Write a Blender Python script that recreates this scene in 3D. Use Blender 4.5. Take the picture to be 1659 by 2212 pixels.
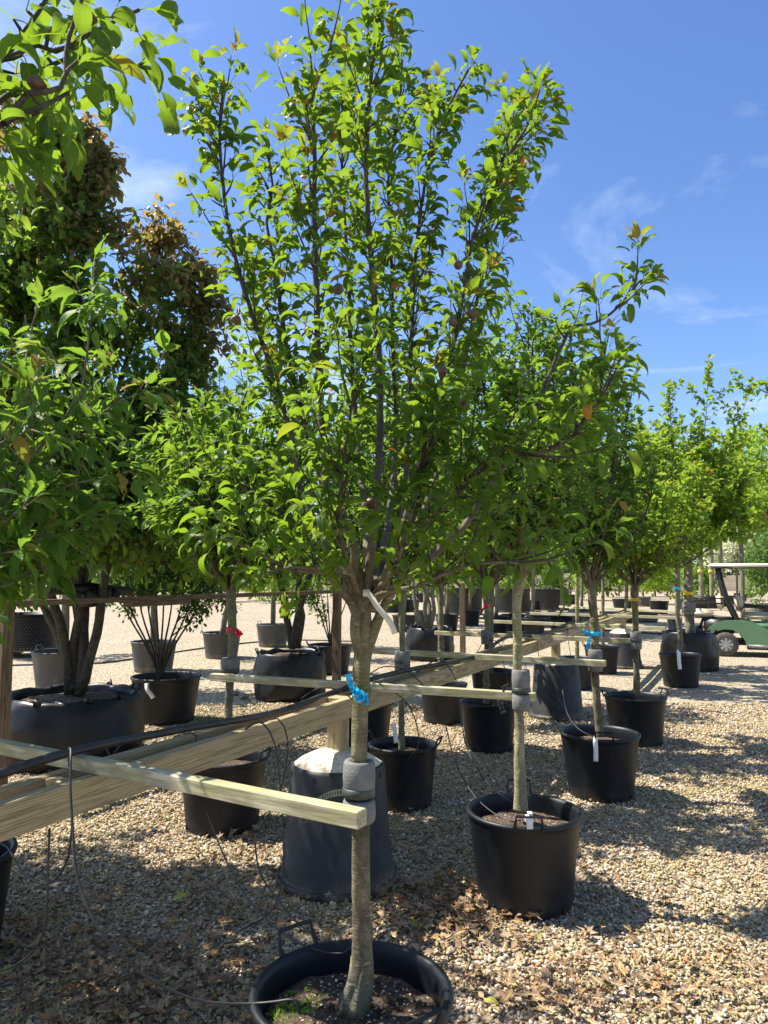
import bpy, bmesh, math, random
import numpy as np
from mathutils import Vector, Matrix, noise as mnoise
random.seed(7)
RNG = np.random.default_rng(11)
PI = math.pi
R = math.radians
sc = bpy.context.scene
for o in list(bpy.data.objects): bpy.data.objects.remove(o)
COL = bpy.context.scene.collection

# ------------------------------------------------------------------ camera, sky, sun, exposure
CAM_H, PITCH, FPX = 1.6, R(4.97), 1597.0      # focal length in pixels of a 1659 x 2212 picture
cam = bpy.data.cameras.new('camera'); cam.sensor_fit = 'VERTICAL'; cam.sensor_height = 36; cam.sensor_width = 27
cam.lens = 36 * FPX / 2212; cam.clip_start = 0.02; cam.clip_end = 3000
co = bpy.data.objects.new('camera', cam); COL.objects.link(co)
co.location = (0, 0, CAM_H); co.rotation_euler = (PI / 2 + PITCH, 0, 0)
sc.camera = co
SUN_EL = R(55)
SUN_AZ_V = Vector((-0.965, 0.26, 0)).normalized()      # horizontally towards the sun: left, slightly beyond
w = bpy.data.worlds.new('World'); sc.world = w; w.use_nodes = True
nt = w.node_tree; nt.nodes.clear()
wo = nt.nodes.new('ShaderNodeOutputWorld'); bg = nt.nodes.new('ShaderNodeBackground')
sky = nt.nodes.new('ShaderNodeTexSky'); sky.sky_type = 'NISHITA'; sky.sun_disc = False
sky.sun_elevation = SUN_EL; sky.sun_rotation = math.atan2(SUN_AZ_V.x, SUN_AZ_V.y) % (2 * PI)
sky.air_density = 1.0; sky.dust_density = 0.7; sky.ozone_density = 3.0; sky.altitude = 50
tc = nt.nodes.new('ShaderNodeTexCoord')
def wn(t, **k):
    n = nt.nodes.new(t)
    for a, b in k.items(): setattr(n, a, b)
    return n
hs = wn('ShaderNodeHueSaturation'); hs.inputs['Saturation'].default_value = 1.17; hs.inputs['Hue'].default_value = 0.509; hs.inputs['Value'].default_value = 1.18
nt.links.new(sky.outputs[0], hs.inputs['Color'])
# thin wisps of cloud: the view direction is flattened onto a high layer so wisps lie along it
sep = wn('ShaderNodeSeparateXYZ'); nt.links.new(tc.outputs['Generated'], sep.inputs[0])
mx = wn('ShaderNodeMath', operation='MAXIMUM'); nt.links.new(sep.outputs[2], mx.inputs[0]); mx.inputs[1].default_value = 0.02
ad = wn('ShaderNodeMath', operation='ADD'); nt.links.new(mx.outputs[0], ad.inputs[0]); ad.inputs[1].default_value = 0.12
dx = wn('ShaderNodeMath', operation='DIVIDE'); nt.links.new(sep.outputs[0], dx.inputs[0]); nt.links.new(ad.outputs[0], dx.inputs[1])
dy = wn('ShaderNodeMath', operation='DIVIDE'); nt.links.new(sep.outputs[1], dy.inputs[0]); nt.links.new(ad.outputs[0], dy.inputs[1])
cb = wn('ShaderNodeCombineXYZ'); nt.links.new(dx.outputs[0], cb.inputs[0]); nt.links.new(dy.outputs[0], cb.inputs[1])
mp = wn('ShaderNodeMapping'); nt.links.new(cb.outputs[0], mp.inputs['Vector'])
mp.inputs['Location'].default_value = (10.5, 2.3, 0); mp.inputs['Rotation'].default_value = (0, 0, R(35)); mp.inputs['Scale'].default_value = (0.8, 1.25, 1)
n1 = wn('ShaderNodeTexNoise'); n1.inputs['Scale'].default_value = 1.1; n1.inputs['Detail'].default_value = 9; n1.inputs['Roughness'].default_value = 0.6; n1.inputs['Distortion'].default_value = 0.5
nt.links.new(mp.outputs[0], n1.inputs['Vector'])
cr = wn('ShaderNodeValToRGB'); cr.color_ramp.elements[0].position = 0.52; cr.color_ramp.elements[1].position = 0.86
cr.color_ramp.elements[0].color = (0, 0, 0, 1); cr.color_ramp.elements[1].color = (0.6, 0.6, 0.6, 1)
nt.links.new(n1.outputs['Fac'], cr.inputs[0])
mix = wn('ShaderNodeMix', data_type='RGBA')
nt.links.new(cr.outputs[0], mix.inputs[0]); nt.links.new(hs.outputs[0], mix.inputs[6]); mix.inputs[7].default_value = (8.5, 9.0, 9.6, 1)
nt.links.new(mix.outputs[2], bg.inputs[0]); bg.inputs[1].default_value = 0.090
nt.links.new(bg.outputs[0], wo.inputs[0])
sl = bpy.data.lights.new('sun', 'SUN'); sl.energy = 5.0; sl.angle = R(0.53); sl.color = (1.0, 0.94, 0.84)
so = bpy.data.objects.new('sun', sl); COL.objects.link(so)
sd = Vector((SUN_AZ_V.x * math.cos(SUN_EL), SUN_AZ_V.y * math.cos(SUN_EL), math.sin(SUN_EL)))
so.rotation_euler = sd.to_track_quat('Z', 'Y').to_euler(); so.location = sd * 60
sc.view_settings.view_transform = 'Standard'; sc.view_settings.look = 'None'
sc.view_settings.exposure = 1.08; sc.view_settings.gamma = 1.0; sc.view_settings.use_curve_mapping = False
sc.render.engine = 'CYCLES'
sc.cycles.max_bounces = 7; sc.cycles.diffuse_bounces = 4; sc.cycles.glossy_bounces = 2; sc.cycles.transmission_bounces = 5; sc.cycles.transparent_max_bounces = 4

# ------------------------------------------------------------------ pixel -> place
_c, _s = math.cos(PITCH), math.sin(PITCH)
def _ray(px, py):
    x = (px - 829.5) / FPX; y = -(py - 1106) / FPX
    return Vector((x, _c - y * _s, _s + y * _c))
def AZ(px, py, z=0.0):
    r = _ray(px, py); t = (z - CAM_H) / r.z
    return Vector((r.x * t, r.y * t, z))
def AY(px, py, d):
    r = _ray(px, py); t = d / r.y
    return Vector((r.x * t, d, CAM_H + r.z * t))
def PROJ(p):
    z = p[2] - CAM_H; cy = p[1] * _c + z * _s; cz = -p[1] * _s + z * _c
    return 829.5 + p[0] / cy * FPX, 1106 - cz / cy * FPX, cy

# ------------------------------------------------------------------ material helpers
MATS = {}
def mat_base(name):
    m = bpy.data.materials.new(name); m.use_nodes = True
    n = m.node_tree; n.nodes.clear()
    out = n.nodes.new('ShaderNodeOutputMaterial'); p = n.nodes.new('ShaderNodeBsdfPrincipled')
    n.links.new(p.outputs[0], out.inputs[0])
    MATS[name] = m
    return m, n, p, out
def ramp(n, stops, fac=None, interp='LINEAR'):
    r = n.nodes.new('ShaderNodeValToRGB'); r.color_ramp.interpolation = interp
    el = r.color_ramp.elements
    while len(el) < len(stops): el.new(0.5)
    for e, (p, c) in zip(el, stops):
        e.position = p; e.color = (*c, 1) if len(c) == 3 else c
    if fac is not None: n.links.new(fac, r.inputs[0])
    return r
def tex(n, scale=(1, 1, 1), kind='ShaderNodeTexNoise', coord='Object', **k):
    t = n.nodes.new('ShaderNodeTexCoord'); mpn = n.nodes.new('ShaderNodeMapping'); mpn.inputs['Scale'].default_value = scale
    n.links.new(t.outputs[coord], mpn.inputs[0]); x = n.nodes.new(kind); n.links.new(mpn.outputs[0], x.inputs['Vector'])
    for a, b in k.items():
        if a in x.inputs: x.inputs[a].default_value = b
        else: setattr(x, a, b)
    return x
def bump(n, p, h, strength=0.3, dist=0.01):
    b = n.nodes.new('ShaderNodeBump'); b.inputs['Strength'].default_value = strength; b.inputs['Distance'].default_value = dist
    n.links.new(h, b.inputs['Height']); n.links.new(b.outputs[0], p.inputs['Normal'])
def mixc(n, a, b, f, blend='MIX'):
    m = n.nodes.new('ShaderNodeMix'); m.data_type = 'RGBA'; m.blend_type = blend
    for s, v in ((6, a), (7, b), (0, f)):
        if isinstance(v, (tuple, float, int)): m.inputs[s].default_value = (*v, 1) if isinstance(v, tuple) else v
        else: n.links.new(v, m.inputs[s])
    return m.outputs[2]

def simple(name, c0, c1, scale=8, rough=0.6, bstr=0.2, bdist=0.004, bscale=60, metallic=0.0, spec=0.5, rvar=0.0):
    m, n, p, o = mat_base(name)
    t = tex(n, (1, 1, 1), Scale=scale, Detail=6, Roughness=0.62)
    r = ramp(n, [(0.3, c0), (0.7, c1)], t.outputs[0]); n.links.new(r.outputs[0], p.inputs['Base Color'])
    if rvar:
        rr = n.nodes.new('ShaderNodeMapRange'); rr.inputs[3].default_value = rough - rvar; rr.inputs[4].default_value = rough + rvar
        n.links.new(t.outputs[0], rr.inputs[0]); n.links.new(rr.outputs[0], p.inputs['Roughness'])
    else: p.inputs['Roughness'].default_value = rough
    p.inputs['Metallic'].default_value = metallic; p.inputs['Specular IOR Level'].default_value = spec
    if bstr:
        t2 = tex(n, (1, 1, 1), Scale=bscale, Detail=5); bump(n, p, t2.outputs[0], bstr, bdist)
    return m

def leafmat(name, greens, back=None, new=None, trans=(0.22, 0.38, 0.03), tf=0.42, rough=0.36, rmix=0.0):
    """greens: list of (pos, colour) over the per-leaf tint; new: colour of the few leaves above .965."""
    m, n, p, o = mat_base(name)
    a = n.nodes.new('ShaderNodeAttribute'); a.attribute_name = 'tint'
    s = n.nodes.new('ShaderNodeAttribute'); s.attribute_name = 'solo'
    oi = n.nodes.new('ShaderNodeObjectInfo')
    mu = n.nodes.new('ShaderNodeMath'); mu.operation = 'MULTIPLY_ADD'
    n.links.new(s.outputs['Fac'], mu.inputs[0]); n.links.new(oi.outputs['Random'], mu.inputs[1]); n.links.new(a.outputs['Fac'], mu.inputs[2])
    st = list(greens)
    if new: st += [(0.962, greens[-1][1]), (0.978, new)]
    r = ramp(n, st, mu.outputs[0])
    t = tex(n, (1, 1, 1), Scale=45, Detail=3)
    v = mixc(n, r.outputs[0], (0.35, 0.33, 0.10), n_fac(n, t.outputs[0], 0.62, 0.85, 0.25))
    # veins: light rib lines from the leaf's own coordinates
    uv = n.nodes.new('ShaderNodeAttribute'); uv.attribute_name = 'lv'
    sp = n.nodes.new('ShaderNodeSeparateXYZ'); n.links.new(uv.outputs['Vector'], sp.inputs[0])
    ab = n.nodes.new('ShaderNodeMath'); ab.operation = 'ABSOLUTE'; n.links.new(sp.outputs[0], ab.inputs[0])
    mr = n.nodes.new('ShaderNodeMapRange'); mr.inputs[1].default_value = 0.0; mr.inputs[2].default_value = 0.09; mr.inputs[3].default_value = 0.55; mr.inputs[4].default_value = 0.0
    n.links.new(ab.outputs[0], mr.inputs[0])
    ph = n.nodes.new('ShaderNodeMath'); ph.operation = 'MULTIPLY_ADD'; n.links.new(ab.outputs[0], ph.inputs[0]); ph.inputs[1].default_value = -0.35; n.links.new(sp.outputs[1], ph.inputs[2])
    wv = n.nodes.new('ShaderNodeMath'); wv.operation = 'MULTIPLY'; n.links.new(ph.outputs[0], wv.inputs[0]); wv.inputs[1].default_value = 56.0
    sn = n.nodes.new('ShaderNodeMath'); sn.operation = 'SINE'; n.links.new(wv.outputs[0], sn.inputs[0])
    v2 = mixc(n, v, tuple(min(1, c * 2.2 + 0.03) for c in greens[-1][1]), mr.outputs[0])
    gb = n.nodes.new('ShaderNodeNewGeometry')
    bk = back or tuple(min(1, c * 1.5 + 0.035) for c in greens[0][1])
    v3 = mixc(n, v2, bk, mulv(n, gb.outputs['Backfacing'], 0.55))
    n.links.new(v3, p.inputs['Base Color'])
    p.inputs['Roughness'].default_value = rough; p.inputs['Specular IOR Level'].default_value = 0.105
    bump(n, p, sn.outputs[0], 0.16, 0.0025)
    tr = n.nodes.new('ShaderNodeBsdfTranslucent')
    tm = mixc(n, v3, trans, 0.72)
    n.links.new(tm, tr.inputs[0])
    ms = n.nodes.new('ShaderNodeMixShader'); ms.inputs[0].default_value = tf
    n.links.new(p.outputs[0], ms.inputs[1]); n.links.new(tr.outputs[0], ms.inputs[2]); n.links.new(ms.outputs[0], o.inputs[0])
    return m
def mulv(n, s, k):
    m = n.nodes.new('ShaderNodeMath'); m.operation = 'MULTIPLY'; n.links.new(s, m.inputs[0]); m.inputs[1].default_value = k
    return m.outputs[0]
def n_fac(n, s, a, b, k):
    m = n.nodes.new('ShaderNodeMapRange'); m.inputs[1].default_value = a; m.inputs[2].default_value = b; m.inputs[3].default_value = 0; m.inputs[4].default_value = k
    n.links.new(s, m.inputs[0]); return m.outputs[0]

M_PEAR = leafmat('pear_leaf', [(0.0, (0.015, 0.050, 0.011)), (0.45, (0.030, 0.088, 0.014)), (0.8, (0.055, 0.125, 0.018)), (0.93, (0.13, 0.18, 0.025))], new=(0.60, 0.17, 0.05), trans=(0.38, 0.58, 0.022), tf=0.43, rough=0.3)
M_PEAR2 = leafmat('pear_leaf_b', [(0.0, (0.028, 0.080, 0.016)), (0.5, (0.050, 0.125, 0.020)), (0.9, (0.10, 0.19, 0.028))], new=(0.30, 0.14, 0.05), trans=(0.36, 0.56, 0.035), tf=0.42, rough=0.3)
M_CHERRY = leafmat('cherry_leaf', [(0.0, (0.022, 0.075, 0.016)), (0.6, (0.042, 0.12, 0.020)), (0.9, (0.12, 0.18, 0.03))], new=(0.36, 0.20, 0.06), trans=(0.36, 0.58, 0.04), rough=0.42)
M_LIME = leafmat('bright_leaf', [(0.0, (0.075, 0.16, 0.02)), (0.5, (0.155, 0.25, 0.025)), (0.93, (0.26, 0.31, 0.035))], new=(0.45, 0.20, 0.05), trans=(0.48, 0.68, 0.04), rough=0.42)
M_DARK = leafmat('ironwood_leaf', [(0.0, (0.028, 0.080, 0.018)), (0.40, (0.046, 0.115, 0.022)), (0.72, (0.075, 0.14, 0.026)), (0.86, (0.12, 0.13, 0.03)), (0.95, (0.20, 0.13, 0.045))], trans=(0.42, 0.62, 0.05), rough=0.25, tf=0.48)
M_BRONZE = leafmat('bronze_leaf', [(0.0, (0.045, 0.085, 0.025)), (0.4, (0.09, 0.105, 0.035)), (0.7, (0.15, 0.125, 0.05)), (0.95, (0.24, 0.15, 0.075))], trans=(0.60, 0.42, 0.12), rough=0.25, tf=0.46)
M_SHRUB = leafmat('shrub_leaf', [(0.0, (0.018, 0.055, 0.015)), (0.95, (0.05, 0.12, 0.02))], trans=(0.16, 0.32, 0.03), tf=0.3)
M_FAR = leafmat('far_leaf', [(0.0, (0.045, 0.11, 0.03)), (0.5, (0.085, 0.17, 0.035)), (0.95, (0.14, 0.22, 0.04))], trans=(0.22, 0.36, 0.05), rough=0.55)
M_CREAM = leafmat('blossom', [(0.0, (0.55, 0.58, 0.38)), (0.95, (0.72, 0.72, 0.55))], trans=(0.6, 0.62, 0.4), rough=0.6, tf=0.3)
M_DRY = leafmat('dry_leaf', [(0.0, (0.14, 0.085, 0.055)), (0.3, (0.26, 0.165, 0.105)), (0.6, (0.40, 0.28, 0.185)), (0.86, (0.38, 0.18, 0.08)), (0.93, (0.22, 0.24, 0.05)), (1.0, (0.52, 0.45, 0.10))], back=(0.2, 0.14, 0.10), trans=(0.25, 0.15, 0.06), rough=0.75, tf=0.12)

def barkmat(name, c0, c1, c2, sx=18):
    m, n, p, o = mat_base(name)
    t = tex(n, (1, 1, 0.8), Scale=sx, Detail=9, Roughness=0.7)
    t2 = tex(n, (1, 1, 0.5), Scale=5, Detail=6)
    r = ramp(n, [(0.34, c0), (0.5, c1), (0.64, c2)], t.outputs[0])
    v = mixc(n, r.outputs[0], (c1[0] * 0.9, c1[1] * 1.05, c1[2] * 0.5), n_fac(n, t2.outputs[0], 0.45, 0.60, 0.6))
    v = mixc(n, v, tuple(c * 0.45 for c in c0), n_fac(n, t2.outputs[0], 0.50, 0.36, 0.5))
    ln = tex(n, (1, 1, 7.0), Scale=22, Detail=4)
    v = mixc(n, v, tuple(min(1, c * 1.9) for c in c2), n_fac(n, ln.outputs[0], 0.62, 0.70, 0.55))
    sp_ = tex(n, (1, 1, 1), Scale=140, Detail=2)
    v = mixc(n, v, tuple(c * 0.5 for c in c0), n_fac(n, sp_.outputs[0], 0.56, 0.70, 0.7))
    n.links.new(v, p.inputs['Base Color']); p.inputs['Roughness'].default_value = 0.85; p.inputs['Specular IOR Level'].default_value = 0.25
    t3 = tex(n, (1, 1, 0.8), Scale=60, Detail=7)
    ad_ = n.nodes.new('ShaderNodeMath'); ad_.operation = 'ADD'; n.links.new(t3.outputs[0], ad_.inputs[0]); n.links.new(mulv(n, ln.outputs[0], .8), ad_.inputs[1])
    bump(n, p, ad_.outputs[0], 0.7, 0.006)
    return m
M_BARK = barkmat('pear_bark', (0.075, 0.062, 0.042), (0.15, 0.13, 0.082), (0.24, 0.21, 0.14))
M_BARKD = barkmat('dark_bark', (0.035, 0.030, 0.026), (0.065, 0.056, 0.045), (0.115, 0.10, 0.085), 26)
M_BARKG = barkmat('pale_bark', (0.16, 0.14, 0.09), (0.27, 0.24, 0.15), (0.36, 0.33, 0.22))
M_BARKM = barkmat('mottled_bark', (0.10, 0.095, 0.075), (0.17, 0.16, 0.12), (0.28, 0.26, 0.20), 12)

def limbmat():
    m, n, p, o = mat_base('limb_bark')
    t = tex(n, (1, 1, 0.8), Scale=30, Detail=8, Roughness=0.7)
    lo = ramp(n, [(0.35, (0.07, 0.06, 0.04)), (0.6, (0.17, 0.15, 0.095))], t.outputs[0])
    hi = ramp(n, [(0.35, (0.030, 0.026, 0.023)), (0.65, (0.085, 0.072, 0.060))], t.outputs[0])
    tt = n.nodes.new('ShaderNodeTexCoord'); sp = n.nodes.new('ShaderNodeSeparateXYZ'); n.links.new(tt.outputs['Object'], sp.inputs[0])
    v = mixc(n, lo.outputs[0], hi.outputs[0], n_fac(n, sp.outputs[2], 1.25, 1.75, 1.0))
    n.links.new(v, p.inputs['Base Color']); p.inputs['Roughness'].default_value = 0.8; p.inputs['Specular IOR Level'].default_value = 0.3
    t3 = tex(n, (1, 1, 0.8), Scale=80, Detail=6); bump(n, p, t3.outputs[0], 0.6, 0.004)
    return m
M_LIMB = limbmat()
def plastic(name, c, dust, rough=0.42):
    m, n, p, o = mat_base(name)
    t = tex(n, (1, 1, 0.5), Scale=5, Detail=9, Roughness=0.7)
    t4 = tex(n, (1, 1, 1), Scale=120, Detail=2)
    v = mixc(n, c, tuple(min(1, k * 2.2) for k in dust), n_fac(n, t.outputs[0], 0.52, 0.78, 0.6))
    v = mixc(n, v, dust, n_fac(n, t4.outputs[0], 0.68, 0.76, 0.6))
    sp = n.nodes.new('ShaderNodeSeparateXYZ'); tt = n.nodes.new('ShaderNodeTexCoord'); n.links.new(tt.outputs['Object'], sp.inputs[0])
    g = n.nodes.new('ShaderNodeMapRange'); g.inputs[1].default_value = 0.10; g.inputs[2].default_value = 0.0; g.inputs[3].default_value = 0.0; g.inputs[4].default_value = 0.8
    n.links.new(sp.outputs[2], g.inputs[0])
    gm = n.nodes.new('ShaderNodeMath'); gm.operation = 'MULTIPLY'; n.links.new(g.outputs[0], gm.inputs[0]); n.links.new(n_fac(n, t.outputs[0], 0.38, 0.62, 1.0), gm.inputs[1])
    v = mixc(n, v, (dust[0] * 5.5, dust[1] * 4.2, dust[2] * 3.0), gm.outputs[0])
    n.links.new(v, p.inputs['Base Color'])
    p.inputs['Roughness'].default_value = rough; p.inputs['Specular IOR Level'].default_value = 0.4
    n.links.new(n_map(n, t.outputs[0], rough - 0.08, rough + 0.22), p.inputs['Roughness'])
    t2 = tex(n, (1, 1, 1), Scale=220, Detail=2); bump(n, p, t2.outputs[0], 0.12, 0.001)
    return m
def n_map(n, s, a, b):
    m = n.nodes.new('ShaderNodeMapRange'); m.inputs[3].default_value = a; m.inputs[4].default_value = b; n.links.new(s, m.inputs[0]); return m.outputs[0]
M_POT = plastic('black_plastic', (0.0040, 0.0060, 0.0095), (0.012, 0.014, 0.017))
M_POTG = plastic('grey_plastic', (0.06, 0.06, 0.062), (0.10, 0.098, 0.09), 0.5)
M_POTI = plastic('faded_plastic', (0.022, 0.023, 0.026), (0.05, 0.052, 0.042), 0.5)
M_FILM = plastic('black_film', (0.004, 0.004, 0.005), (0.012, 0.012, 0.012), 0.34)
M_HOSE = simple('hose_rubber', (0.012, 0.012, 0.013), (0.035, 0.034, 0.033), 12, 0.5, 0.1)
M_FOAM = simple('foam', (0.13, 0.13, 0.125), (0.20, 0.20, 0.19), 30, 0.95, 0.6, 0.003, 160)
M_WHITE = simple('label_white', (0.62, 0.62, 0.60), (0.80, 0.80, 0.78), 20, 0.6, 0.05)
M_TAPE = simple('label_paper', (0.50, 0.47, 0.40), (0.66, 0.63, 0.55), 14, 0.7, 0.05)
M_BLUE = simple('ribbon_blue', (0.0, 0.28, 0.55), (0.03, 0.50, 0.80), 60, 0.22, 0.3, 0.002, 60)
M_RED = simple('ribbon_red', (0.55, 0.01, 0.05), (0.75, 0.02, 0.08), 30, 0.35, 0.3)
M_YEL = simple('ribbon_yellow', (0.65, 0.45, 0.03), (0.78, 0.6, 0.06), 30, 0.4, 0.3)
M_STRAP = simple('strap_green', (0.03, 0.04, 0.03), (0.07, 0.085, 0.06), 30, 0.5, 0.1)
M_CONC = simple('sandy_concrete', (0.58, 0.50, 0.36), (0.82, 0.73, 0.57), 26, 0.95, 1.0, 0.02, 60)
M_SOIL0 = simple('potting_soil', (0.030, 0.020, 0.013), (0.10, 0.070, 0.045), 26, 0.95, 1.0, 0.02, 55)
def soilmat():
    m, n, p, o = mat_base('gritty_soil')
    t = tex(n, (1, 1, 1), Scale=24, Detail=8, Roughness=.7); r_ = ramp(n, [(.35, (.030, .019, .012)), (.68, (.13, .085, .052))], t.outputs[0])
    v_ = tex(n, (1, 1, 1), 'ShaderNodeTexVoronoi', 'Object', Scale=95.0); sc_ = n.nodes.new('ShaderNodeSeparateColor'); n.links.new(v_.outputs['Color'], sc_.inputs[0])
    mm = n.nodes.new('ShaderNodeMath'); mm.operation = 'MULTIPLY'; n.links.new(n_fac(n, sc_.outputs[0], .80, .84, 1), mm.inputs[0]); n.links.new(n_fac(n, v_.outputs['Distance'], .42, .30, 1), mm.inputs[1])
    c_ = mixc(n, r_.outputs[0], (.50, .42, .31), mm.outputs[0]); n.links.new(c_, p.inputs['Base Color']); p.inputs['Roughness'].default_value = .95
    t2 = tex(n, (1, 1, 1), Scale=60, Detail=5); bump(n, p, t2.outputs[0], 1.0, .02); return m
M_SOIL = soilmat()
M_PEAR_FRUIT = simple('pear_skin', (0.07, 0.028, 0.018), (0.15, 0.085, 0.035), 40, 0.5, 0.3, 0.002, 120)
M_STONE = simple('stone', (0.20, 0.17, 0.12), (0.36, 0.32, 0.25), 20, 0.8, 0.5, 0.005, 60)
M_MOSS = simple('moss', (0.07, 0.13, 0.01), (0.20, 0.28, 0.02), 60, 0.95, 0.8, 0.005, 200)
M_EARTH = simple('earth', (0.10, 0.085, 0.05), (0.20, 0.15, 0.10), 0.8, 0.95, 0.4, 0.05, 3)
M_PERL = simple('grit', (0.42, 0.37, 0.29), (0.7, 0.66, 0.58), 30, 0.8, 0.2)

def woodmat(name, base, dark, green, gf=0.5):
    m, n, p, o = mat_base(name)
    oi = n.nodes.new('ShaderNodeObjectInfo')
    t0 = n.nodes.new('ShaderNodeTexCoord'); mpn = n.nodes.new('ShaderNodeMapping'); mpn.inputs['Scale'].default_value = (0.35, 1, 1)
    va = n.nodes.new('ShaderNodeVectorMath'); va.operation = 'ADD'
    cx = n.nodes.new('ShaderNodeCombineXYZ'); n.links.new(mulv(n, oi.outputs['Random'], 7.0), cx.inputs[0]); n.links.new(mulv(n, oi.outputs['Random'], 0.3), cx.inputs[1])
    n.links.new(t0.outputs['Object'], va.inputs[0]); n.links.new(cx.outputs[0], va.inputs[1]); n.links.new(va.outputs[0], mpn.inputs[0])
    wv = n.nodes.new('ShaderNodeTexWave'); wv.wave_type = 'RINGS'; wv.rings_direction = 'X'
    wv.inputs['Scale'].default_value = 42; wv.inputs['Distortion'].default_value = 7.0; wv.inputs['Detail'].default_value = 3; wv.inputs['Detail Scale'].default_value = 0.35
    n.links.new(mpn.outputs[0], wv.inputs['Vector'])
    r = ramp(n, [(0.0, dark), (0.45, base), (1.0, tuple(c * 1.12 for c in base))], wv.outputs['Fac'])
    ng = n.nodes.new('ShaderNodeTexNoise'); ng.inputs['Scale'].default_value = 5; ng.inputs['Detail'].default_value = 7; n.links.new(va.outputs[0], ng.inputs['Vector'])
    v = mixc(n, r.outputs[0], green, n_fac(n, ng.outputs[0], 0.42, 0.66, gf))
    gr = n.nodes.new('ShaderNodeTexNoise'); gr.inputs['Scale'].default_value = 90; gr.inputs['Detail'].default_value = 4
    m2 = n.nodes.new('ShaderNodeMapping'); m2.inputs['Scale'].default_value = (0.06, 1, 1); n.links.new(va.outputs[0], m2.inputs[0]); n.links.new(m2.outputs[0], gr.inputs['Vector'])
    v = mixc(n, v, tuple(c * 0.7 for c in dark), n_fac(n, gr.outputs[0], 0.48, 0.66, 0.8))
    n.links.new(v, p.inputs['Base Color']); p.inputs['Roughness'].default_value = 0.8; p.inputs['Specular IOR Level'].default_value = 0.25
    bump(n, p, gr.outputs[0], 0.6, 0.003)
    return m
M_WOOD = woodmat('beam_timber', (0.43, 0.34, 0.20), (0.29, 0.215, 0.115), (0.36, 0.32, 0.15), 0.5)
M_WOODG = woodmat('weathered_timber', (0.50, 0.45, 0.32), (0.33, 0.29, 0.19), (0.31, 0.31, 0.12), 0.85)
M_POST = woodmat('brown_timber', (0.19, 0.135, 0.085), (0.12, 0.08, 0.05), (0.15, 0.125, 0.08), 0.5)
M_PALLET = woodmat('pallet_timber', (0.38, 0.33, 0.26), (0.26, 0.22, 0.17), (0.30, 0.27, 0.20), 0.4)

def gravel_ground_mat():
    m, n, p, o = mat_base('gravel_sheet')
    t = tex(n, (1, 1, 1), 'ShaderNodeTexVoronoi', 'Object', Scale=44.0, Randomness=1.0)
    cr_ = n.nodes.new('ShaderNodeSeparateColor'); n.links.new(t.outputs['Color'], cr_.inputs[0])
    r = ramp(n, [(0.0, (0.20, 0.145, 0.09)), (0.25, (0.37, 0.29, 0.18)), (0.5, (0.49, 0.39, 0.25)), (0.75, (0.49, 0.43, 0.32)), (1.0, (0.67, 0.61, 0.49))], cr_.outputs[0])
    big = tex(n, (1, 1, 1), Scale=0.7, Detail=6, Roughness=0.6)
    v = mixc(n, r.outputs[0], (0.24, 0.20, 0.08), n_fac(n, big.outputs[0], 0.50, 0.74, 0.35))
    big2 = tex(n, (1, 1, 1), Scale=0.23, Detail=4)
    v = mixc(n, v, (0.50, 0.40, 0.29), n_fac(n, big2.outputs[0], 0.44, 0.62, 0.35))
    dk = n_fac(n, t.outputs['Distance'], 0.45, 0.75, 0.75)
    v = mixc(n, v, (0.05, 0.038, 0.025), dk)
    n.links.new(v, p.inputs['Base Color']); p.inputs['Roughness'].default_value = 0.9; p.inputs['Specular IOR Level'].default_value = 0.25
    inv = n.nodes.new('ShaderNodeMath'); inv.operation = 'SUBTRACT'; inv.inputs[0].default_value = 1.0; n.links.new(t.outputs['Distance'], inv.inputs[1])
    bump(n, p, inv.outputs[0], 1.0, 0.012)
    return m
M_GROUND = gravel_ground_mat()
def pebble_mat():
    m, n, p, o = mat_base('pebble')
    oi = n.nodes.new('ShaderNodeObjectInfo')
    r = ramp(n, [(0.0, (0.10, 0.07, 0.045)), (0.10, (0.17, 0.115, 0.07)), (0.30, (0.34, 0.25, 0.135)), (0.5, (0.45, 0.345, 0.19)), (0.62, (0.28, 0.27, 0.24)),
                 (0.70, (0.52, 0.425, 0.265)), (0.86, (0.38, 0.22, 0.10)), (0.93, (0.62, 0.54, 0.40)), (1.0, (0.78, 0.73, 0.62))], oi.outputs['Random'])
    g = n.nodes.new('ShaderNodeNewGeometry')
    ns = n.nodes.new('ShaderNodeTexNoise'); ns.inputs['Scale'].default_value = 1.3; ns.inputs['Detail'].default_value = 6; n.links.new(g.outputs['Position'], ns.inputs['Vector'])
    v = mixc(n, r.outputs[0], (0.36, 0.31, 0.08), n_fac(n, ns.outputs[0], 0.48, 0.70, 0.45))
    ns2 = n.nodes.new('ShaderNodeTexNoise'); ns2.inputs['Scale'].default_value = 160; ns2.inputs['Detail'].default_value = 3; n.links.new(g.outputs['Position'], ns2.inputs['Vector'])
    v = mixc(n, v, (0.14, 0.10, 0.06), n_fac(n, ns2.outputs[0], 0.55, 0.75, 0.35))
    n.links.new(v, p.inputs['Base Color']); p.inputs['Roughness'].default_value = 0.62; p.inputs['Specular IOR Level'].default_value = 0.35
    return m
M_PEBBLE = pebble_mat()
def paint(name, c, rough=0.3):
    return simple(name, tuple(x * 0.85 for x in c), c, 6, rough, 0.05)
M_CGREEN = paint('cart_green', (0.16, 0.30, 0.165), 0.25)
M_CROOF = paint('cart_roof', (0.74, 0.72, 0.64), 0.5)
M_CSEAT = paint('cart_seat', (0.60, 0.54, 0.40), 0.6)
M_CBLACK = paint('cart_black', (0.015, 0.015, 0.016), 0.45)
M_CTYRE = simple('tyre', (0.05, 0.045, 0.04), (0.11, 0.095, 0.08), 20, 0.9, 0.4)
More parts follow.
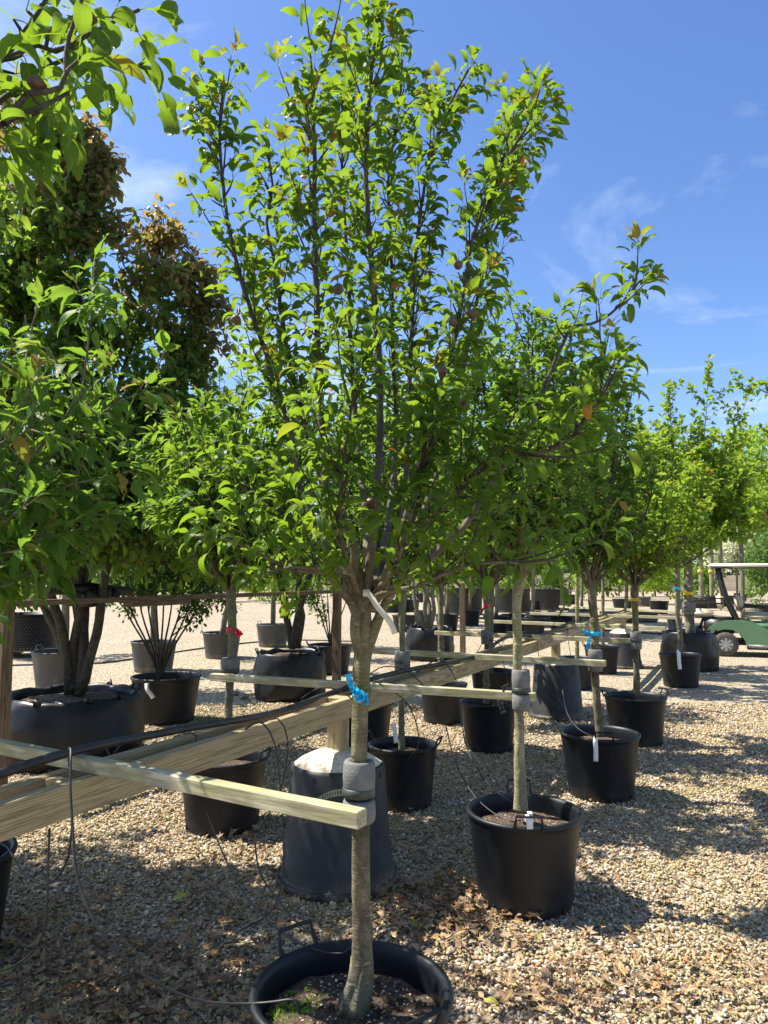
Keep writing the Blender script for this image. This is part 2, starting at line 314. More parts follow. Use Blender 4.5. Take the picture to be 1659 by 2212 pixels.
M_CHUB = simple('hubcap', (0.35, 0.35, 0.34), (0.5, 0.5, 0.49), 20, 0.35, 0.05, metallic=0.4)
M_LETTER = simple('lettering', (0.45, 0.45, 0.43), (0.55, 0.55, 0.52), 20, 0.4, 0.0)

# ------------------------------------------------------------------ object helpers
def tag(o, label=None, cat=None, group=None, kind=None):
    if label: o['label'] = label
    if cat: o['category'] = cat
    if group: o['group'] = group
    if kind: o['kind'] = kind
    return o
def empty(name, loc, label, cat, group=None):
    o = bpy.data.objects.new(name, None); COL.objects.link(o); o.location = loc; o.empty_display_size = 0.1
    return tag(o, label, cat, group)
def link(name, me, parent=None, loc=(0, 0, 0), rot=None):
    o = bpy.data.objects.new(name, me); COL.objects.link(o)
    if parent is not None: o.parent = parent
    o.location = loc
    if rot is not None: o.rotation_euler = rot
    return o
class MB:
    """collects verts and faces (world coordinates) and links them as one mesh object"""
    def __init__(s): s.v = []; s.f = []
    def add(s, vs, fs):
        b = len(s.v); s.v += [tuple(v) for v in vs]; s.f += [tuple(i + b for i in f) for f in fs]
    def box(s, c, size, rot=None):
        hx, hy, hz = [k / 2 for k in size]
        vs = [Vector((x, y, z)) for x in (-hx, hx) for y in (-hy, hy) for z in (-hz, hz)]
        if rot is not None: vs = [rot @ v for v in vs]
        vs = [v + Vector(c) for v in vs]
        s.add(vs, [(0, 1, 3, 2), (4, 6, 7, 5), (0, 4, 5, 1), (2, 3, 7, 6), (0, 2, 6, 4), (1, 5, 7, 3)])
    def tube(s, pts, rad, n=8, cap=True, knot=0.0, seed=0):
        pts = [Vector(p) for p in pts]; k = len(pts)
        if not hasattr(rad, '__len__'): rad = [rad] * k
        t0 = (pts[1] - pts[0]).normalized()
        a = Vector((1, 0, 0)) if abs(t0.x) < 0.8 else Vector((0, 1, 0))
        u = t0.cross(a).normalized(); vs = []
        for i, p in enumerate(pts):
            t = (pts[min(i + 1, k - 1)] - pts[max(i - 1, 0)]).normalized()
            u = (u - t * u.dot(t)).normalized(); w_ = t.cross(u)
            for j in range(n):
                an = 2 * PI * j / n; r = rad[i]
                d = u * math.cos(an) + w_ * math.sin(an)
                if knot: r *= 1 + knot * mnoise.noise(Vector((p.x * 14 + d.x * 1.4 + seed, p.y * 14 + d.y * 1.4, p.z * 14)))
                vs.append(p + d * r)
        fs = [(i * n + j, i * n + (j + 1) % n, (i + 1) * n + (j + 1) % n, (i + 1) * n + j) for i in range(k - 1) for j in range(n)]
        if cap: fs += [tuple(range(n - 1, -1, -1)), tuple((k - 1) * n + j for j in range(n))]
        s.add(vs, fs)
    def lathe(s, prof, n=40, c=(0, 0, 0), wob=0.0, seed=0, close=False):
        vs = []
        for (r, z) in prof:
            for j in range(n):
                a = 2 * PI * j / n; rr = r
                if wob: rr = r * (1 + wob * mnoise.noise(Vector((math.cos(a) * 1.7 + seed, math.sin(a) * 1.7, z * 4.5))) + wob * 0.45 * mnoise.noise(Vector((math.cos(a) * 5 + seed, math.sin(a) * 5, z * 9))))
                vs.append((c[0] + rr * math.cos(a), c[1] + rr * math.sin(a), c[2] + z))
        fs = [(i * n + j, i * n + (j + 1) % n, (i + 1) * n + (j + 1) % n, (i + 1) * n + j) for i in range(len(prof) - 1) for j in range(n)]
        if close: fs += [tuple((len(prof) - 1) * n + j for j in range(n))]
        s.add(vs, fs)
    def mesh(s, name, m, smooth=True, off=(0, 0, 0)):
        me = bpy.data.meshes.new(name)
        o = Vector(off)
        me.from_pydata([tuple(Vector(v) - o) for v in s.v] if any(off) else s.v, [], s.f)
        me.materials.append(m)
        if smooth: me.polygons.foreach_set('use_smooth', [True] * len(me.polygons))
        me.update(); return me
    def build(s, name, m, parent=None, smooth=True):
        off = tuple(parent.matrix_world.translation) if False else tuple(WL(parent)) if parent is not None else (0, 0, 0)
        return link(name, s.mesh(name, m, smooth, off), parent)
def WL(o):
    p = Vector((0, 0, 0))
    while o is not None: p += o.location; o = o.parent
    return p
def smooth_poly(pts, step=0.05):
    """Catmull-Rom through the points, resampled"""
    P = [Vector(p) for p in pts]; P = [P[0] * 2 - P[1]] + P + [P[-1] * 2 - P[-2]]; out = []
    for i in range(1, len(P) - 2):
        n = max(2, int((P[i + 1] - P[i]).length / step))
        for k in range(n):
            t = k / n
            out.append(0.5 * ((2 * P[i]) + (P[i + 1] - P[i - 1]) * t + (2 * P[i - 1] - 5 * P[i] + 4 * P[i + 1] - P[i + 2]) * t * t + (3 * P[i] - P[i - 1] - 3 * P[i + 1] + P[i + 2]) * t ** 3))
    out.append(P[-2]); return out
def bevel_box(name, L, W, H, m, b=0.003, parent=None, origin=(0, 0, 0), rotm=None):
    """a timber with its length along local X so that the grain runs along it"""
    bm = bmesh.new(); bmesh.ops.create_cube(bm, size=1.0)
    bmesh.ops.subdivide_edges(bm, edges=[e for e in bm.edges if abs((e.verts[0].co - e.verts[1].co).x) > 0.5], cuts=6)
    for v in bm.verts: v.co = Vector((v.co.x * L, v.co.y * W, v.co.z * H))
    for v in bm.verts:
        nz = mnoise.noise(Vector((v.co.x * 2 + L, v.co.y * 3, origin[0] * 3))) * 0.0025
        v.co.z += nz; v.co.y += nz * 0.7
    bmesh.ops.bevel(bm, geom=[e for e in bm.edges if e.is_manifold and e.calc_face_angle(0) > 0.5], offset=b, segments=1, affect='EDGES')
    me = bpy.data.meshes.new(name); bm.to_mesh(me); bm.free(); me.materials.append(m)
    o = link(name, me, parent)
    o.location = Vector(origin) - (WL(parent) if parent is not None else Vector((0, 0, 0)))
    if rotm is not None: o.rotation_euler = rotm.to_euler()
    return o
def timber(name, a, b, W, H, m, parent, up=(0, 0, 1)):
    a, b = Vector(a), Vector(b); x = (b - a).normalized(); y = Vector(up).cross(x).normalized(); z = x.cross(y)
    rm = Matrix((x, y, z)).transposed()
    return bevel_box(name, (b - a).length, W, H, m, 0.003, parent, tuple((a + b) / 2), rm)

# ------------------------------------------------------------------ leaves
def leaf_template(nl, nw, L=1.0, W=0.52, curl=1.3, fold=0.35, wave=0.0, pet=0.35, holes=0, shape='ovate', seed=0, serr=0.0):
    rnd = random.Random(seed); vs = []; lv = []; fs = []
    ang = 0.0; y = pet; z = pet * 0.0; ys = [0]; pts = []
    # midrib arc
    cy, cz, a = pet, 0.0, 0.0
    mid = [(cy, cz, a)]
    for i in range(nl):
        a = -curl * ((i + 0.5) / nl) ** 1.15
        cy += math.cos(a) * L / nl; cz += math.sin(a) * L / nl
        mid.append((cy, cz, -curl * ((i + 1) / nl) ** 1.15))
    bite = [(rnd.uniform(0.3, 0.95), rnd.choice((-1, 1)), rnd.uniform(0.06, 0.14)) for _ in range(holes)]
    for i, (my, mz, ma) in enumerate(mid):
        t = i / nl
        if shape == 'ovate': wd = math.sin(PI * min(1, t ** 0.78)) ** 0.85 * (1 - 0.25 * t)
        elif shape == 'lance': wd = math.sin(PI * min(1, t ** 0.92)) ** 0.9
        else: wd = math.sin(PI * min(1, t ** 0.88)) ** 0.6
        if i == nl: wd = 0.012
        if i == 0: wd = 0.05
        for j in range(-nw, nw + 1):
            u = j / nw; x = u * wd * W / 2
            if serr and abs(j) == nw and 0 < i < nl: x *= 1 + serr * rnd.uniform(-1, 1)
            for (bt, bs, br) in bite:
                if abs(t - bt) < br and u * bs > 0.4: x *= 0.45 + 0.4 * abs(t - bt) / br
            h = fold * abs(x) + wave * math.sin(t * 9 + seed) * abs(u) * 0.5 * (1 if j > 0 else -1) - 0.10 * W * (u * u) * wd
            vs.append((x, my - math.sin(ma) * h, mz + math.cos(ma) * h)); lv.append((u, t, 0))
    k = 2 * nw + 1
    gone = set()
    if holes:
        for _ in range(holes):
            gone.add((rnd.randint(1, nl - 2), rnd.choice([q for q in range(2 * nw)])))
    for i in range(nl):
        for j in range(2 * nw):
            if (i, j) in gone: continue
            b = i * k + j; fs.append((b, b + 1, b + k + 1, b + k))
    if pet > 0.02:
        b = len(vs); w2 = 0.014
        vs += [(-w2, 0, 0.0), (w2, 0, 0.0), (w2, pet * 0.5, 0.025), (-w2, pet * 0.5, 0.025), (w2, pet + 0.03, 0.0), (-w2, pet + 0.03, 0.0)]
        lv += [(0, 0, 0)] * 6; fs += [(b, b + 1, b + 2, b + 3), (b + 3, b + 2, b + 4, b + 5)]
    return np.array(vs, dtype=np.float64), fs, np.array(lv, dtype=np.float64)
def mesh_arrays(name, V, polys_flat, nper, m, tint=None, solo=0.0, lv=None):
    me = bpy.data.meshes.new(name)
    me.vertices.add(len(V)); me.vertices.foreach_set('co', V.astype(np.float32).ravel())
    me.loops.add(len(polys_flat)); me.loops.foreach_set('vertex_index', polys_flat.astype(np.int32))
    me.polygons.add(len(nper)); st = np.concatenate([[0], np.cumsum(nper)[:-1]]).astype(np.int32)
    me.polygons.foreach_set('loop_start', st)
    me.polygons.foreach_set('use_smooth', np.ones(len(nper), dtype=bool))
    me.materials.append(m)
    if tint is not None:
        a = me.attributes.new('tint', 'FLOAT', 'POINT'); a.data.foreach_set('value', tint.astype(np.float32))
    if lv is not None:
        a = me.attributes.new('lv', 'FLOAT_VECTOR', 'POINT'); a.data.foreach_set('vector', lv.astype(np.float32).ravel())
    if solo:
        a = me.attributes.new('solo', 'FLOAT', 'POINT'); a.data.foreach_set('value', np.full(len(V), solo, dtype=np.float32))
    me.update(calc_edges=True); me.validate()
    return me
def frames(D, N):
    D = D / np.linalg.norm(D, axis=1, keepdims=True)
    X = np.cross(D, N); X /= np.maximum(np.linalg.norm(X, axis=1, keepdims=True), 1e-6)
    Z = np.cross(X, D)
    return X, D, Z
class Leaves:
    def __init__(s): s.P = []; s.D = []; s.N = []; s.S = []; s.T = []
    def add(s, p, d, n, size, tint): s.P.append(tuple(p)); s.D.append(tuple(d)); s.N.append(tuple(n)); s.S.append(size); s.T.append(tint)
    def arr(s): return [np.array(a, dtype=np.float64) for a in (s.P, s.D, s.N, s.S, s.T)]
TPL = {
 'pear_hi': [leaf_template(9, 2, W=0.44, curl=c*1.25, fold=f, wave=wv, pet=0.5, holes=h, seed=i, serr=0.04) for i, (c, f, wv, h) in enumerate([(1.2, .5, .02, 0), (1.6, .6, .03, 1), (0.9, .4, .04, 2), (1.9, .7, .02, 0), (0.6, .5, .05, 3), (1.4, .3, .02, 1), (1.1, .8, .02, 4), (1.7, .4, .05, 0)])],
 'pear_mid': [leaf_template(5, 1, W=0.50, curl=c*1.1, fold=f, pet=0.45, seed=i + 20) for i, (c, f) in enumerate([(1.2, .5), (1.7, .6), (.8, .4), (1.4, .3)])],
 'cherry_hi': [leaf_template(8, 2, W=0.46, curl=c, fold=f, wave=.03, pet=0.16, holes=h, seed=i + 40, serr=0.10, shape='ovate') for i, (c, f, h) in enumerate([(.7, .5, 0), (1.0, .6, 2), (.4, .4, 4), (.9, .7, 0), (.6, .3, 7), (.5, .5, 1)])],
 'cherry_mid': [leaf_template(5, 1, W=0.44, curl=c, fold=f, pet=0.15, seed=i + 60) for i, (c, f) in enumerate([(.7, .5), (1.0, .6), (.4, .4), (.9, .5)])],
 'round_mid': [leaf_template(4, 1, W=0.54, curl=c, fold=f, pet=0.08, seed=i + 80, shape='round') for i, (c, f) in enumerate([(.7, .35), (1.1, .45), (.35, .5), (.9, .3)])],
 'low': [leaf_template(3, 1, W=0.62, curl=c, fold=f, pet=0.05, seed=i + 90) for i, (c, f) in enumerate([(.8, .4), (1.2, .5), (.4, .5)])],
 'far': [leaf_template(2, 1, W=0.75, curl=c, fold=f, pet=0.0, seed=i + 95) for i, (c, f) in enumerate([(.8, .4), (.4, .6)])],
}
def foliage(L, tpl, m, parent, solo=0, name='foliage', in_frame=True):
    """the leaves of one plant: the 'solo' ones that show largest as parts, the rest as one part"""
    P, D, N, S, T = L.arr(); n = len(P); base = np.array(WL(parent)); tp = TPL[tpl]
    X, Y, Z = frames(D, N); var = RNG.integers(0, len(tp), n); keep = np.ones(n, bool)
    if solo:
        z = P[:, 2] - CAM_H; cy = P[:, 1] * _c + z * _s; cz = -P[:, 1] * _s + z * _c
        cyc = np.maximum(cy, 0.05); u = P[:, 0] / cyc * FPX; v = cz / cyc * FPX
        key = S / cyc; key[(cy < 0.2) | (abs(u) > 825) | (abs(v) > 1100)] = -1
        # thin the nearest layer so that single leaves are spread over the whole front of the crown
        key *= RNG.uniform(0.8, 1.0, n)
        idx = np.argsort(-key)[:solo]; idx = [i for i in idx if key[i] > 0]
        keep[idx] = False
        vm = []
        for k_, (V, F, lv) in enumerate(tp):
            fl = np.array([i for f in F for i in f]); npr = np.array([len(f) for f in F])
            vm.append(mesh_arrays('leaf', V, fl, npr, m, np.zeros(len(V)), 1.0, lv))
        for i in idx:
            o = bpy.data.objects.new('leaf', vm[var[i]]); COL.objects.link(o); o.parent = parent
            mt = Matrix(((X[i][0], Y[i][0], Z[i][0]), (X[i][1], Y[i][1], Z[i][1]), (X[i][2], Y[i][2], Z[i][2])))
            o.location = P[i] - base; o.rotation_euler = mt.to_euler(); o.scale = (S[i],) * 3
    Vs, Fs, Ns, Ts, Ls = [], [], [], [], []; off = 0
    for k_, (V, F, lv) in enumerate(tp):
        sel = np.where(keep & (var == k_))[0]
        if not len(sel): continue
        fl = np.array([i for f in F for i in f]); npr = np.array([len(f) for f in F]); nv = len(V)
        W_ = P[sel][:, None, :] - base + S[sel][:, None, None] * (V[None, :, 0:1] * X[sel][:, None, :] + V[None, :, 1:2] * Y[sel][:, None, :] + V[None, :, 2:3] * Z[sel][:, None, :])
        Vs.append(W_.reshape(-1, 3)); Fs.append((fl[None, :] + (np.arange(len(sel)) * nv)[:, None]).ravel() + off)
        Ns.append(np.tile(npr, len(sel))); Ts.append(np.repeat(T[sel], nv)); Ls.append(np.tile(lv, (len(sel), 1))); off += nv * len(sel)
    me = mesh_arrays(name, np.concatenate(Vs), np.concatenate(Fs), np.concatenate(Ns), m, np.concatenate(Ts), 0, np.concatenate(Ls))
    o = link(name, me, parent); o['kind'] = 'stuff'
    return o
def rv(k=1.0):
    while True:
        v = Vector((random.uniform(-1, 1), random.uniform(-1, 1), random.uniform(-1, 1)))
        if 0.05 < v.length < 1: return v.normalized() * k
UP = Vector((0, 0, 1))
def perp_out(t, phi):
    a = UP if abs(t.z) < 0.9 else Vector((1, 0, 0))
    u = t.cross(a).normalized(); v = t.cross(u)
    return u * math.cos(phi) + v * math.sin(phi)
def spurs(L, TW, line, start=0.1, spacing=0.035, leafn=(3, 5), size=0.075, spur=(0.01, 0.06), rise=0.35, droop=0.0, tipcol=True, tmin=0.0, tmax=0.95, ctr=None, jit=0.5, newp=0.0):
    """clusters of leaves on short spurs along one limb; L leaves, TW twigs"""
    seg = [(line[i + 1] - line[i]).length for i in range(len(line) - 1)]; tot = sum(seg); s = start * tot; phi = random.uniform(0, 6.28)
    cum = [0]
    for q in seg: cum.append(cum[-1] + q)
    i = 0
    while s < tot:
        while i < len(seg) - 1 and cum[i + 1] < s: i += 1
        f = (s - cum[i]) / max(seg[i], 1e-6); p = line[i].lerp(line[i + 1], f); t = (line[i + 1] - line[i]).normalized()
        phi += 2.4 + random.uniform(-.4, .4)
        o = perp_out(t, phi); o = (o + UP * rise + t * 0.3).normalized()
        ln = random.uniform(*spur) * (1.0 if s < tot * 0.9 else 0.5)
        q = p + o * ln
        if TW is not None and ln > 0.012: TW.tube([p, p.lerp(q, .5) + rv(0.004), q], [0.0035, 0.003, 0.002], 5, False)
        for k in range(random.randint(*leafn)):
            d = (o * 0.85 + rv(jit + 0.25) + UP * (0.30 * rise * 2 - droop)).normalized()
            if ctr is not None:
                oc = Vector((p.x - ctr[0], p.y - ctr[1], 0))
                if oc.length > 0.02: d = (d + oc.normalized() * 0.35).normalized()
            n = (UP * 1.0 + rv(0.55)); tt = random.uniform(tmin, tmax)
            if newp and (size < .07 or q.z > 2.25 or size > .09) and random.random() < newp * (3.0 if s > tot * 0.93 else 0.08): tt = 0.99
            L.add(q, d, n, size * random.uniform(0.5, 1.2), tt)
        s += spacing * random.uniform(0.6, 1.4)
    # tip tuft
    for k in range(4):
        L.add(line[-1], ((line[-1] - line[-2]).normalized() + rv(0.6)).normalized(), UP + rv(0.6), size * random.uniform(.6, .9), 0.99 if (newp and (line[-1].z > 2.25 or size < .07) and random.random() < min(0.9, newp * 12)) else random.uniform(tmin, tmax))
def shoot(p, d, ln, bend=0.25, n=6):
    pts = [Vector(p)]; d = Vector(d).normalized()
    for i in range(n):
        d = (d + UP * bend / n + rv(0.10)).normalized(); pts.append(pts[-1] + d * ln / n)
    return pts

# ------------------------------------------------------------------ ground
ground = None
def build_ground():
    global ground
    bm = bmesh.new()
    # one sheet: fine near the camera, coarse towards the horizon
    xs = sorted(set([-600, -300, -150, -80, -40, -20] + [i * 0.5 for i in range(-24, 29)] + [20, 40, 80, 150, 300, 600]))
    ys = sorted(set([-60, -20, -5] + [i * 0.5 for i in range(0, 50)] + [30, 40, 60, 90, 150, 300, 700]))
    vs = [[bm.verts.new((x, y, (0.012 * mnoise.noise(Vector((x * 0.8, y * 0.8, 0))) if (abs(x) < 10 and 0 < y < 20) else 0))) for x in xs] for y in ys]
    for j in range(len(ys) - 1):
        for i in range(len(xs) - 1): bm.faces.new((vs[j][i], vs[j][i + 1], vs[j + 1][i + 1], vs[j + 1][i]))
    me = bpy.data.meshes.new('gravel_ground'); bm.to_mesh(me); bm.free(); me.materials.append(M_GROUND)
    me.polygons.foreach_set('use_smooth', [True] * len(me.polygons))
    ground = link('gravel_ground', me)
    tag(ground, 'pale cream and brown gravel yard under the pots, open towards the far trees', 'ground', kind='structure')
build_ground()
POTSPOTS = []
def build_pebbles():
    col = bpy.data.collections.new('pebble_shapes')
    for k in range(7):
        bm = bmesh.new(); bmesh.ops.create_icosphere(bm, subdivisions=2 if k < 3 else 1, radius=1.0)
        a = (1.0, random.uniform(0.62, 0.9), random.uniform(0.42, 0.7))
        for v in bm.verts:
            nn = 1 + 0.34 * mnoise.noise(v.co * 1.1 + Vector((k * 5, 0, 0)))
            v.co = Vector((v.co.x * a[0] * nn, v.co.y * a[1] * nn, v.co.z * a[2] * nn))
        me = bpy.data.meshes.new('pebble'); bm.to_mesh(me); bm.free(); me.materials.append(M_PEBBLE)
        me.polygons.foreach_set('use_smooth', [True] * len(me.polygons))
        col.objects.link(bpy.data.objects.new('pebble', me))
    n = 175000
    # density falls with distance
    d = 1.75 + (9.5 - 1.75) * RNG.random(n) ** 1.25
    keepp = RNG.random(n) < (0.35 + 0.65 * np.clip(d / 6.0, 0, 1))
    d = d[keepp]; n = len(d)
    x = (RNG.random(n) * 2 - 1) * (0.56 * d + 0.25)
    sz = (0.0066 + 0.0064 * RNG.random(n) ** 1.7) * (1 + np.clip(d - 4.5, 0, 5) * 0.10)
    big = RNG.random(n) < 0.02; sz[big] *= 1.45
    z = np.array([0.012 * mnoise.noise(Vector((a * 0.8, b * 0.8, 0))) for a, b in zip(x, d)])
    lump = np.array([mnoise.noise(Vector((a * 9, b * 9, 3))) for a, b in zip(x, d)])
    z = z + sz * 0.15 + RNG.random(n) * 0.007 + lump * 0.004
    P = np.stack([x, d, z], 1)
    rot = np.stack([RNG.normal(0, 0.45, n), RNG.normal(0, 0.45, n), RNG.random(n) * 6.28], 1)
    scl = sz[:, None] * RNG.uniform(0.85, 1.15, (n, 3))
    me = bpy.data.meshes.new('gravel'); me.vertices.add(n); me.vertices.foreach_set('co', P.astype(np.float32).ravel())
    a = me.attributes.new('rot', 'FLOAT_VECTOR', 'POINT'); a.data.foreach_set('vector', rot.astype(np.float32).ravel())
    a = me.attributes.new('scl', 'FLOAT_VECTOR', 'POINT'); a.data.foreach_set('vector', scl.astype(np.float32).ravel())
    a = me.attributes.new('var', 'INT', 'POINT'); a.data.foreach_set('value', RNG.integers(0, 7, n).astype(np.int32))
    o = link('gravel', me)
    tag(o, 'loose rounded pebbles in cream, brown and grey covering the yard', 'gravel', kind='stuff')
    g = bpy.data.node_groups.new('scatter_pebbles', 'GeometryNodeTree')
    g.interface.new_socket('Geometry', in_out='INPUT', socket_type='NodeSocketGeometry')
    g.interface.new_socket('Geometry', in_out='OUTPUT', socket_type='NodeSocketGeometry')
    N = g.nodes.new; gi = N('NodeGroupInput'); go = N('NodeGroupOutput'); m2p = N('GeometryNodeMeshToPoints'); ip = N('GeometryNodeInstanceOnPoints'); ci = N('GeometryNodeCollectionInfo')
    ci.inputs['Collection'].default_value = col; ci.inputs['Separate Children'].default_value = True; ci.inputs['Reset Children'].default_value = True
    def na(nm, ty):
        k = N('GeometryNodeInputNamedAttribute'); k.data_type = ty; k.inputs['Name'].default_value = nm; return k.outputs['Attribute']
    e2r = N('FunctionNodeEulerToRotation')
    g.links.new(gi.outputs[0], m2p.inputs[0]); g.links.new(m2p.outputs[0], ip.inputs['Points']); g.links.new(ci.outputs[0], ip.inputs['Instance'])
    ip.inputs['Pick Instance'].default_value = True
    g.links.new(na('var', 'INT'), ip.inputs['Instance Index']); g.links.new(na('rot', 'FLOAT_VECTOR'), e2r.inputs[0]); g.links.new(e2r.outputs[0], ip.inputs['Rotation'])
    g.links.new(na('scl', 'FLOAT_VECTOR'), ip.inputs['Scale']); g.links.new(ip.outputs[0], go.inputs[0])
    md = o.modifiers.new('scatter', 'NODES'); md.node_group = g
build_pebbles()

# fallen leaves
def dry_template(seed):
    rnd = random.Random(seed); n = 14; vs = [(0, 0, 0.004)]; lv = [(0, 0, 0)]
    for j in range(n):
        a = 2 * PI * j / n; r = (0.55 + 0.45 * abs(math.cos(a * 1.5))) if j % 2 == 0 else 0.42
        r *= rnd.uniform(0.8, 1.15); x, y = r * math.cos(a) * 0.5, r * math.sin(a) * 0.72
        vs.append((x, y, 0.16 * rnd.uniform(-0.2, 1) + 0.25 * abs(x) * rnd.choice((0, 1, 1.6)))); lv.append((x * 2, y, 0))
    fs = [(0, 1 + j, 1 + (j + 1) % n) for j in range(n)]
    return np.array(vs), fs, np.array(lv)
TPL['dry'] = [dry_template(s) for s in range(7)] + [leaf_template(4, 1, W=0.6, curl=.5, fold=.3, pet=.1, seed=s) for s in (3, 4)]
def fallen():
    L = Leaves(); solo = Leaves()
    def put(LL, px, py, sx, sy, n, size, tmin=0, tmax=.885):
        for _ in range(n):
            p = AZ(random.gauss(px, sx), random.gauss(py, sy), 0); 
            if p.y < 1.6 or p.y > 14: continue
            p.z = 0.030 + random.random() * 0.014 + 0.012 * mnoise.noise(Vector((p.x * .8, p.y * .8, 0)))
            LL.add(p, (random.uniform(-1, 1), random.uniform(-1, 1), random.uniform(-.25, .25)), UP + rv(0.5), 1.5 * size * random.uniform(.5, 1.15), random.uniform(tmin, tmax))
    put(L, 960, 1975, 75, 40, 480, .036); put(L, 250, 2120, 190, 55, 380, .040); put(L, 480, 1950, 260, 90, 260, .034)
    put(L, 1230, 2130, 190, 40, 200, .036); put(L, 330, 2190, 260, 40, 260, .040); put(L, 1250, 1900, 260, 140, 130, .03)
    put(L, 350, 1800, 300, 90, 260, .036); put(L, 900, 1700, 500, 120, 240, .035); put(L, 60, 2030, 90, 60, 120, .036); put(L, 600, 1600, 400, 100, 120, .035); put(L, 1500, 2080, 150, 90, 70, .034)
    put(solo, 500, 2080, 330, 90, 60, .05, .25, 1.0); put(solo, 1250, 2050, 280, 110, 50, .042, .25, 1.0); put(solo, 950, 1960, 90, 40, 30, .044)
    put(solo, 700, 1930, 200, 60, 14, .045, .88, 1.0)
    P, D, N, S, T = solo.arr(); X, Y, Z = frames(D, N); tp = TPL['dry']; vm = []
    for (V, F, lv) in tp:
        vm.append(mesh_arrays('fallen_leaf', V, np.array([i for f in F for i in f]), np.array([len(f) for f in F]), M_DRY, np.zeros(len(V)), 1.0, lv))
    for i in range(len(P)):
        o = bpy.data.objects.new('fallen_leaf', vm[i % len(vm)]); COL.objects.link(o); o.parent = ground
        o.location = P[i]; o.rotation_euler = Matrix(((X[i][0], Y[i][0], Z[i][0]), (X[i][1], Y[i][1], Z[i][1]), (X[i][2], Y[i][2], Z[i][2]))).to_euler(); o.scale = (S[i],) * 3
    o = foliage(L, 'dry', M_DRY, ground, 0, 'leaf_litter')
fallen()

# ------------------------------------------------------------------ pots
POTM = {}
def lathe_mesh(name, prof, n, m, wob=0, seed=0, close=False):
    b = MB(); b.lathe(prof, n, wob=wob, seed=seed, close=close); return b.mesh(name, m)
def pot_meshes(r, h, m, n=48):
    k = (round(r, 3), round(h, 3), m.name)
    if k in POTM: return POTM[k]
    rb = r * 0.80; ru = r * 0.955
    prof = [(0.001, 0.004), (rb * .97, 0.004), (rb, 0.012), (rb * 1.012, h * .12), (rb + (ru - rb) * .88, h * .86), (ru, h * .885), (ru, h - .028), (r - .004, h - .024), (r, h - .014), (r - .004, h - .003), (r - .014, h), (r - .024, h - .004), (r - .030, h - .02), (r - .036, h * .88), (rb + (ru - rb) * .80 - .012, h * .70)]
    wall = lathe_mesh('pot_wall', prof, n, m)
    # feet notches round the base
    fb = MB()
    # soil
    sb = MB(); N2 = 36; rs = rb + (ru - rb) * .84 - .010; zs = h * .80
    rings = [0, .2, .4, .6, .75, .88, 1.0]; vs = []; fs = []
    for q in rings:
        for j in range(N2):
            a = 2 * PI * j / N2; x, y = rs * q * math.cos(a), rs * q * math.sin(a)
            vs.append((x, y, zs + 0.018 * mnoise.noise(Vector((x * 14, y * 14, r * 9))) + 0.02 * (1 - q)))
    fs = [(i * N2 + j, i * N2 + (j + 1) % N2, (i + 1) * N2 + (j + 1) % N2, (i + 1) * N2 + j) for i in range(len(rings) - 1) for j in range(N2)]
    sb.add(vs, fs); soil = sb.mesh('soil', M_SOIL)
    hb = MB(); hh = 0.055; w2 = .062
    hb.tube([(r - .012, -w2, h - .012), (r + .006, -w2, h + .012), (r + .022, -w2 * .92, h + hh), (r + .022, w2 * .92, h + hh), (r + .006, w2, h + .012), (r - .012, w2, h - .012)], [.010, .007, .0065, .0065, .007, .010], 6)
    handle = hb.mesh('handle', m, smooth=False)
    POTM[k] = (wall, soil, handle); return POTM[k]
def pot(c, r, h, label, m=None, haz=None, group='black nursery pots standing on the gravel', cat='plant pot', tilt=0):
    m = m or M_POT
    c = Vector((c[0], c[1], 0.004)); e = empty('plant_pot', c, label, cat, group)
    wl, so_, hd = pot_meshes(r, h, m)
    link('pot_wall', wl, e); link('soil', so_, e, (0, 0, 0), (0, 0, c.x * 7))
    if c.y < 9:
        k_ = ('slot', round(r, 3))
        if k_ not in POTM:
            hb = MB(); hb.box((r * .808, 0, .026), (.010, .014, .032)); POTM[k_] = hb.mesh('drain_slot', M_CBLACK, False)
        for q_ in range(8): link('drain_slot', POTM[k_], e, (0, 0, 0), (0, 0, q_ * PI / 4 + c.x))
    if haz is not None:
        for k in (0, PI): link('handle', hd, e, (0, 0, 0), (0, 0, haz + k))
    return e
HP = []
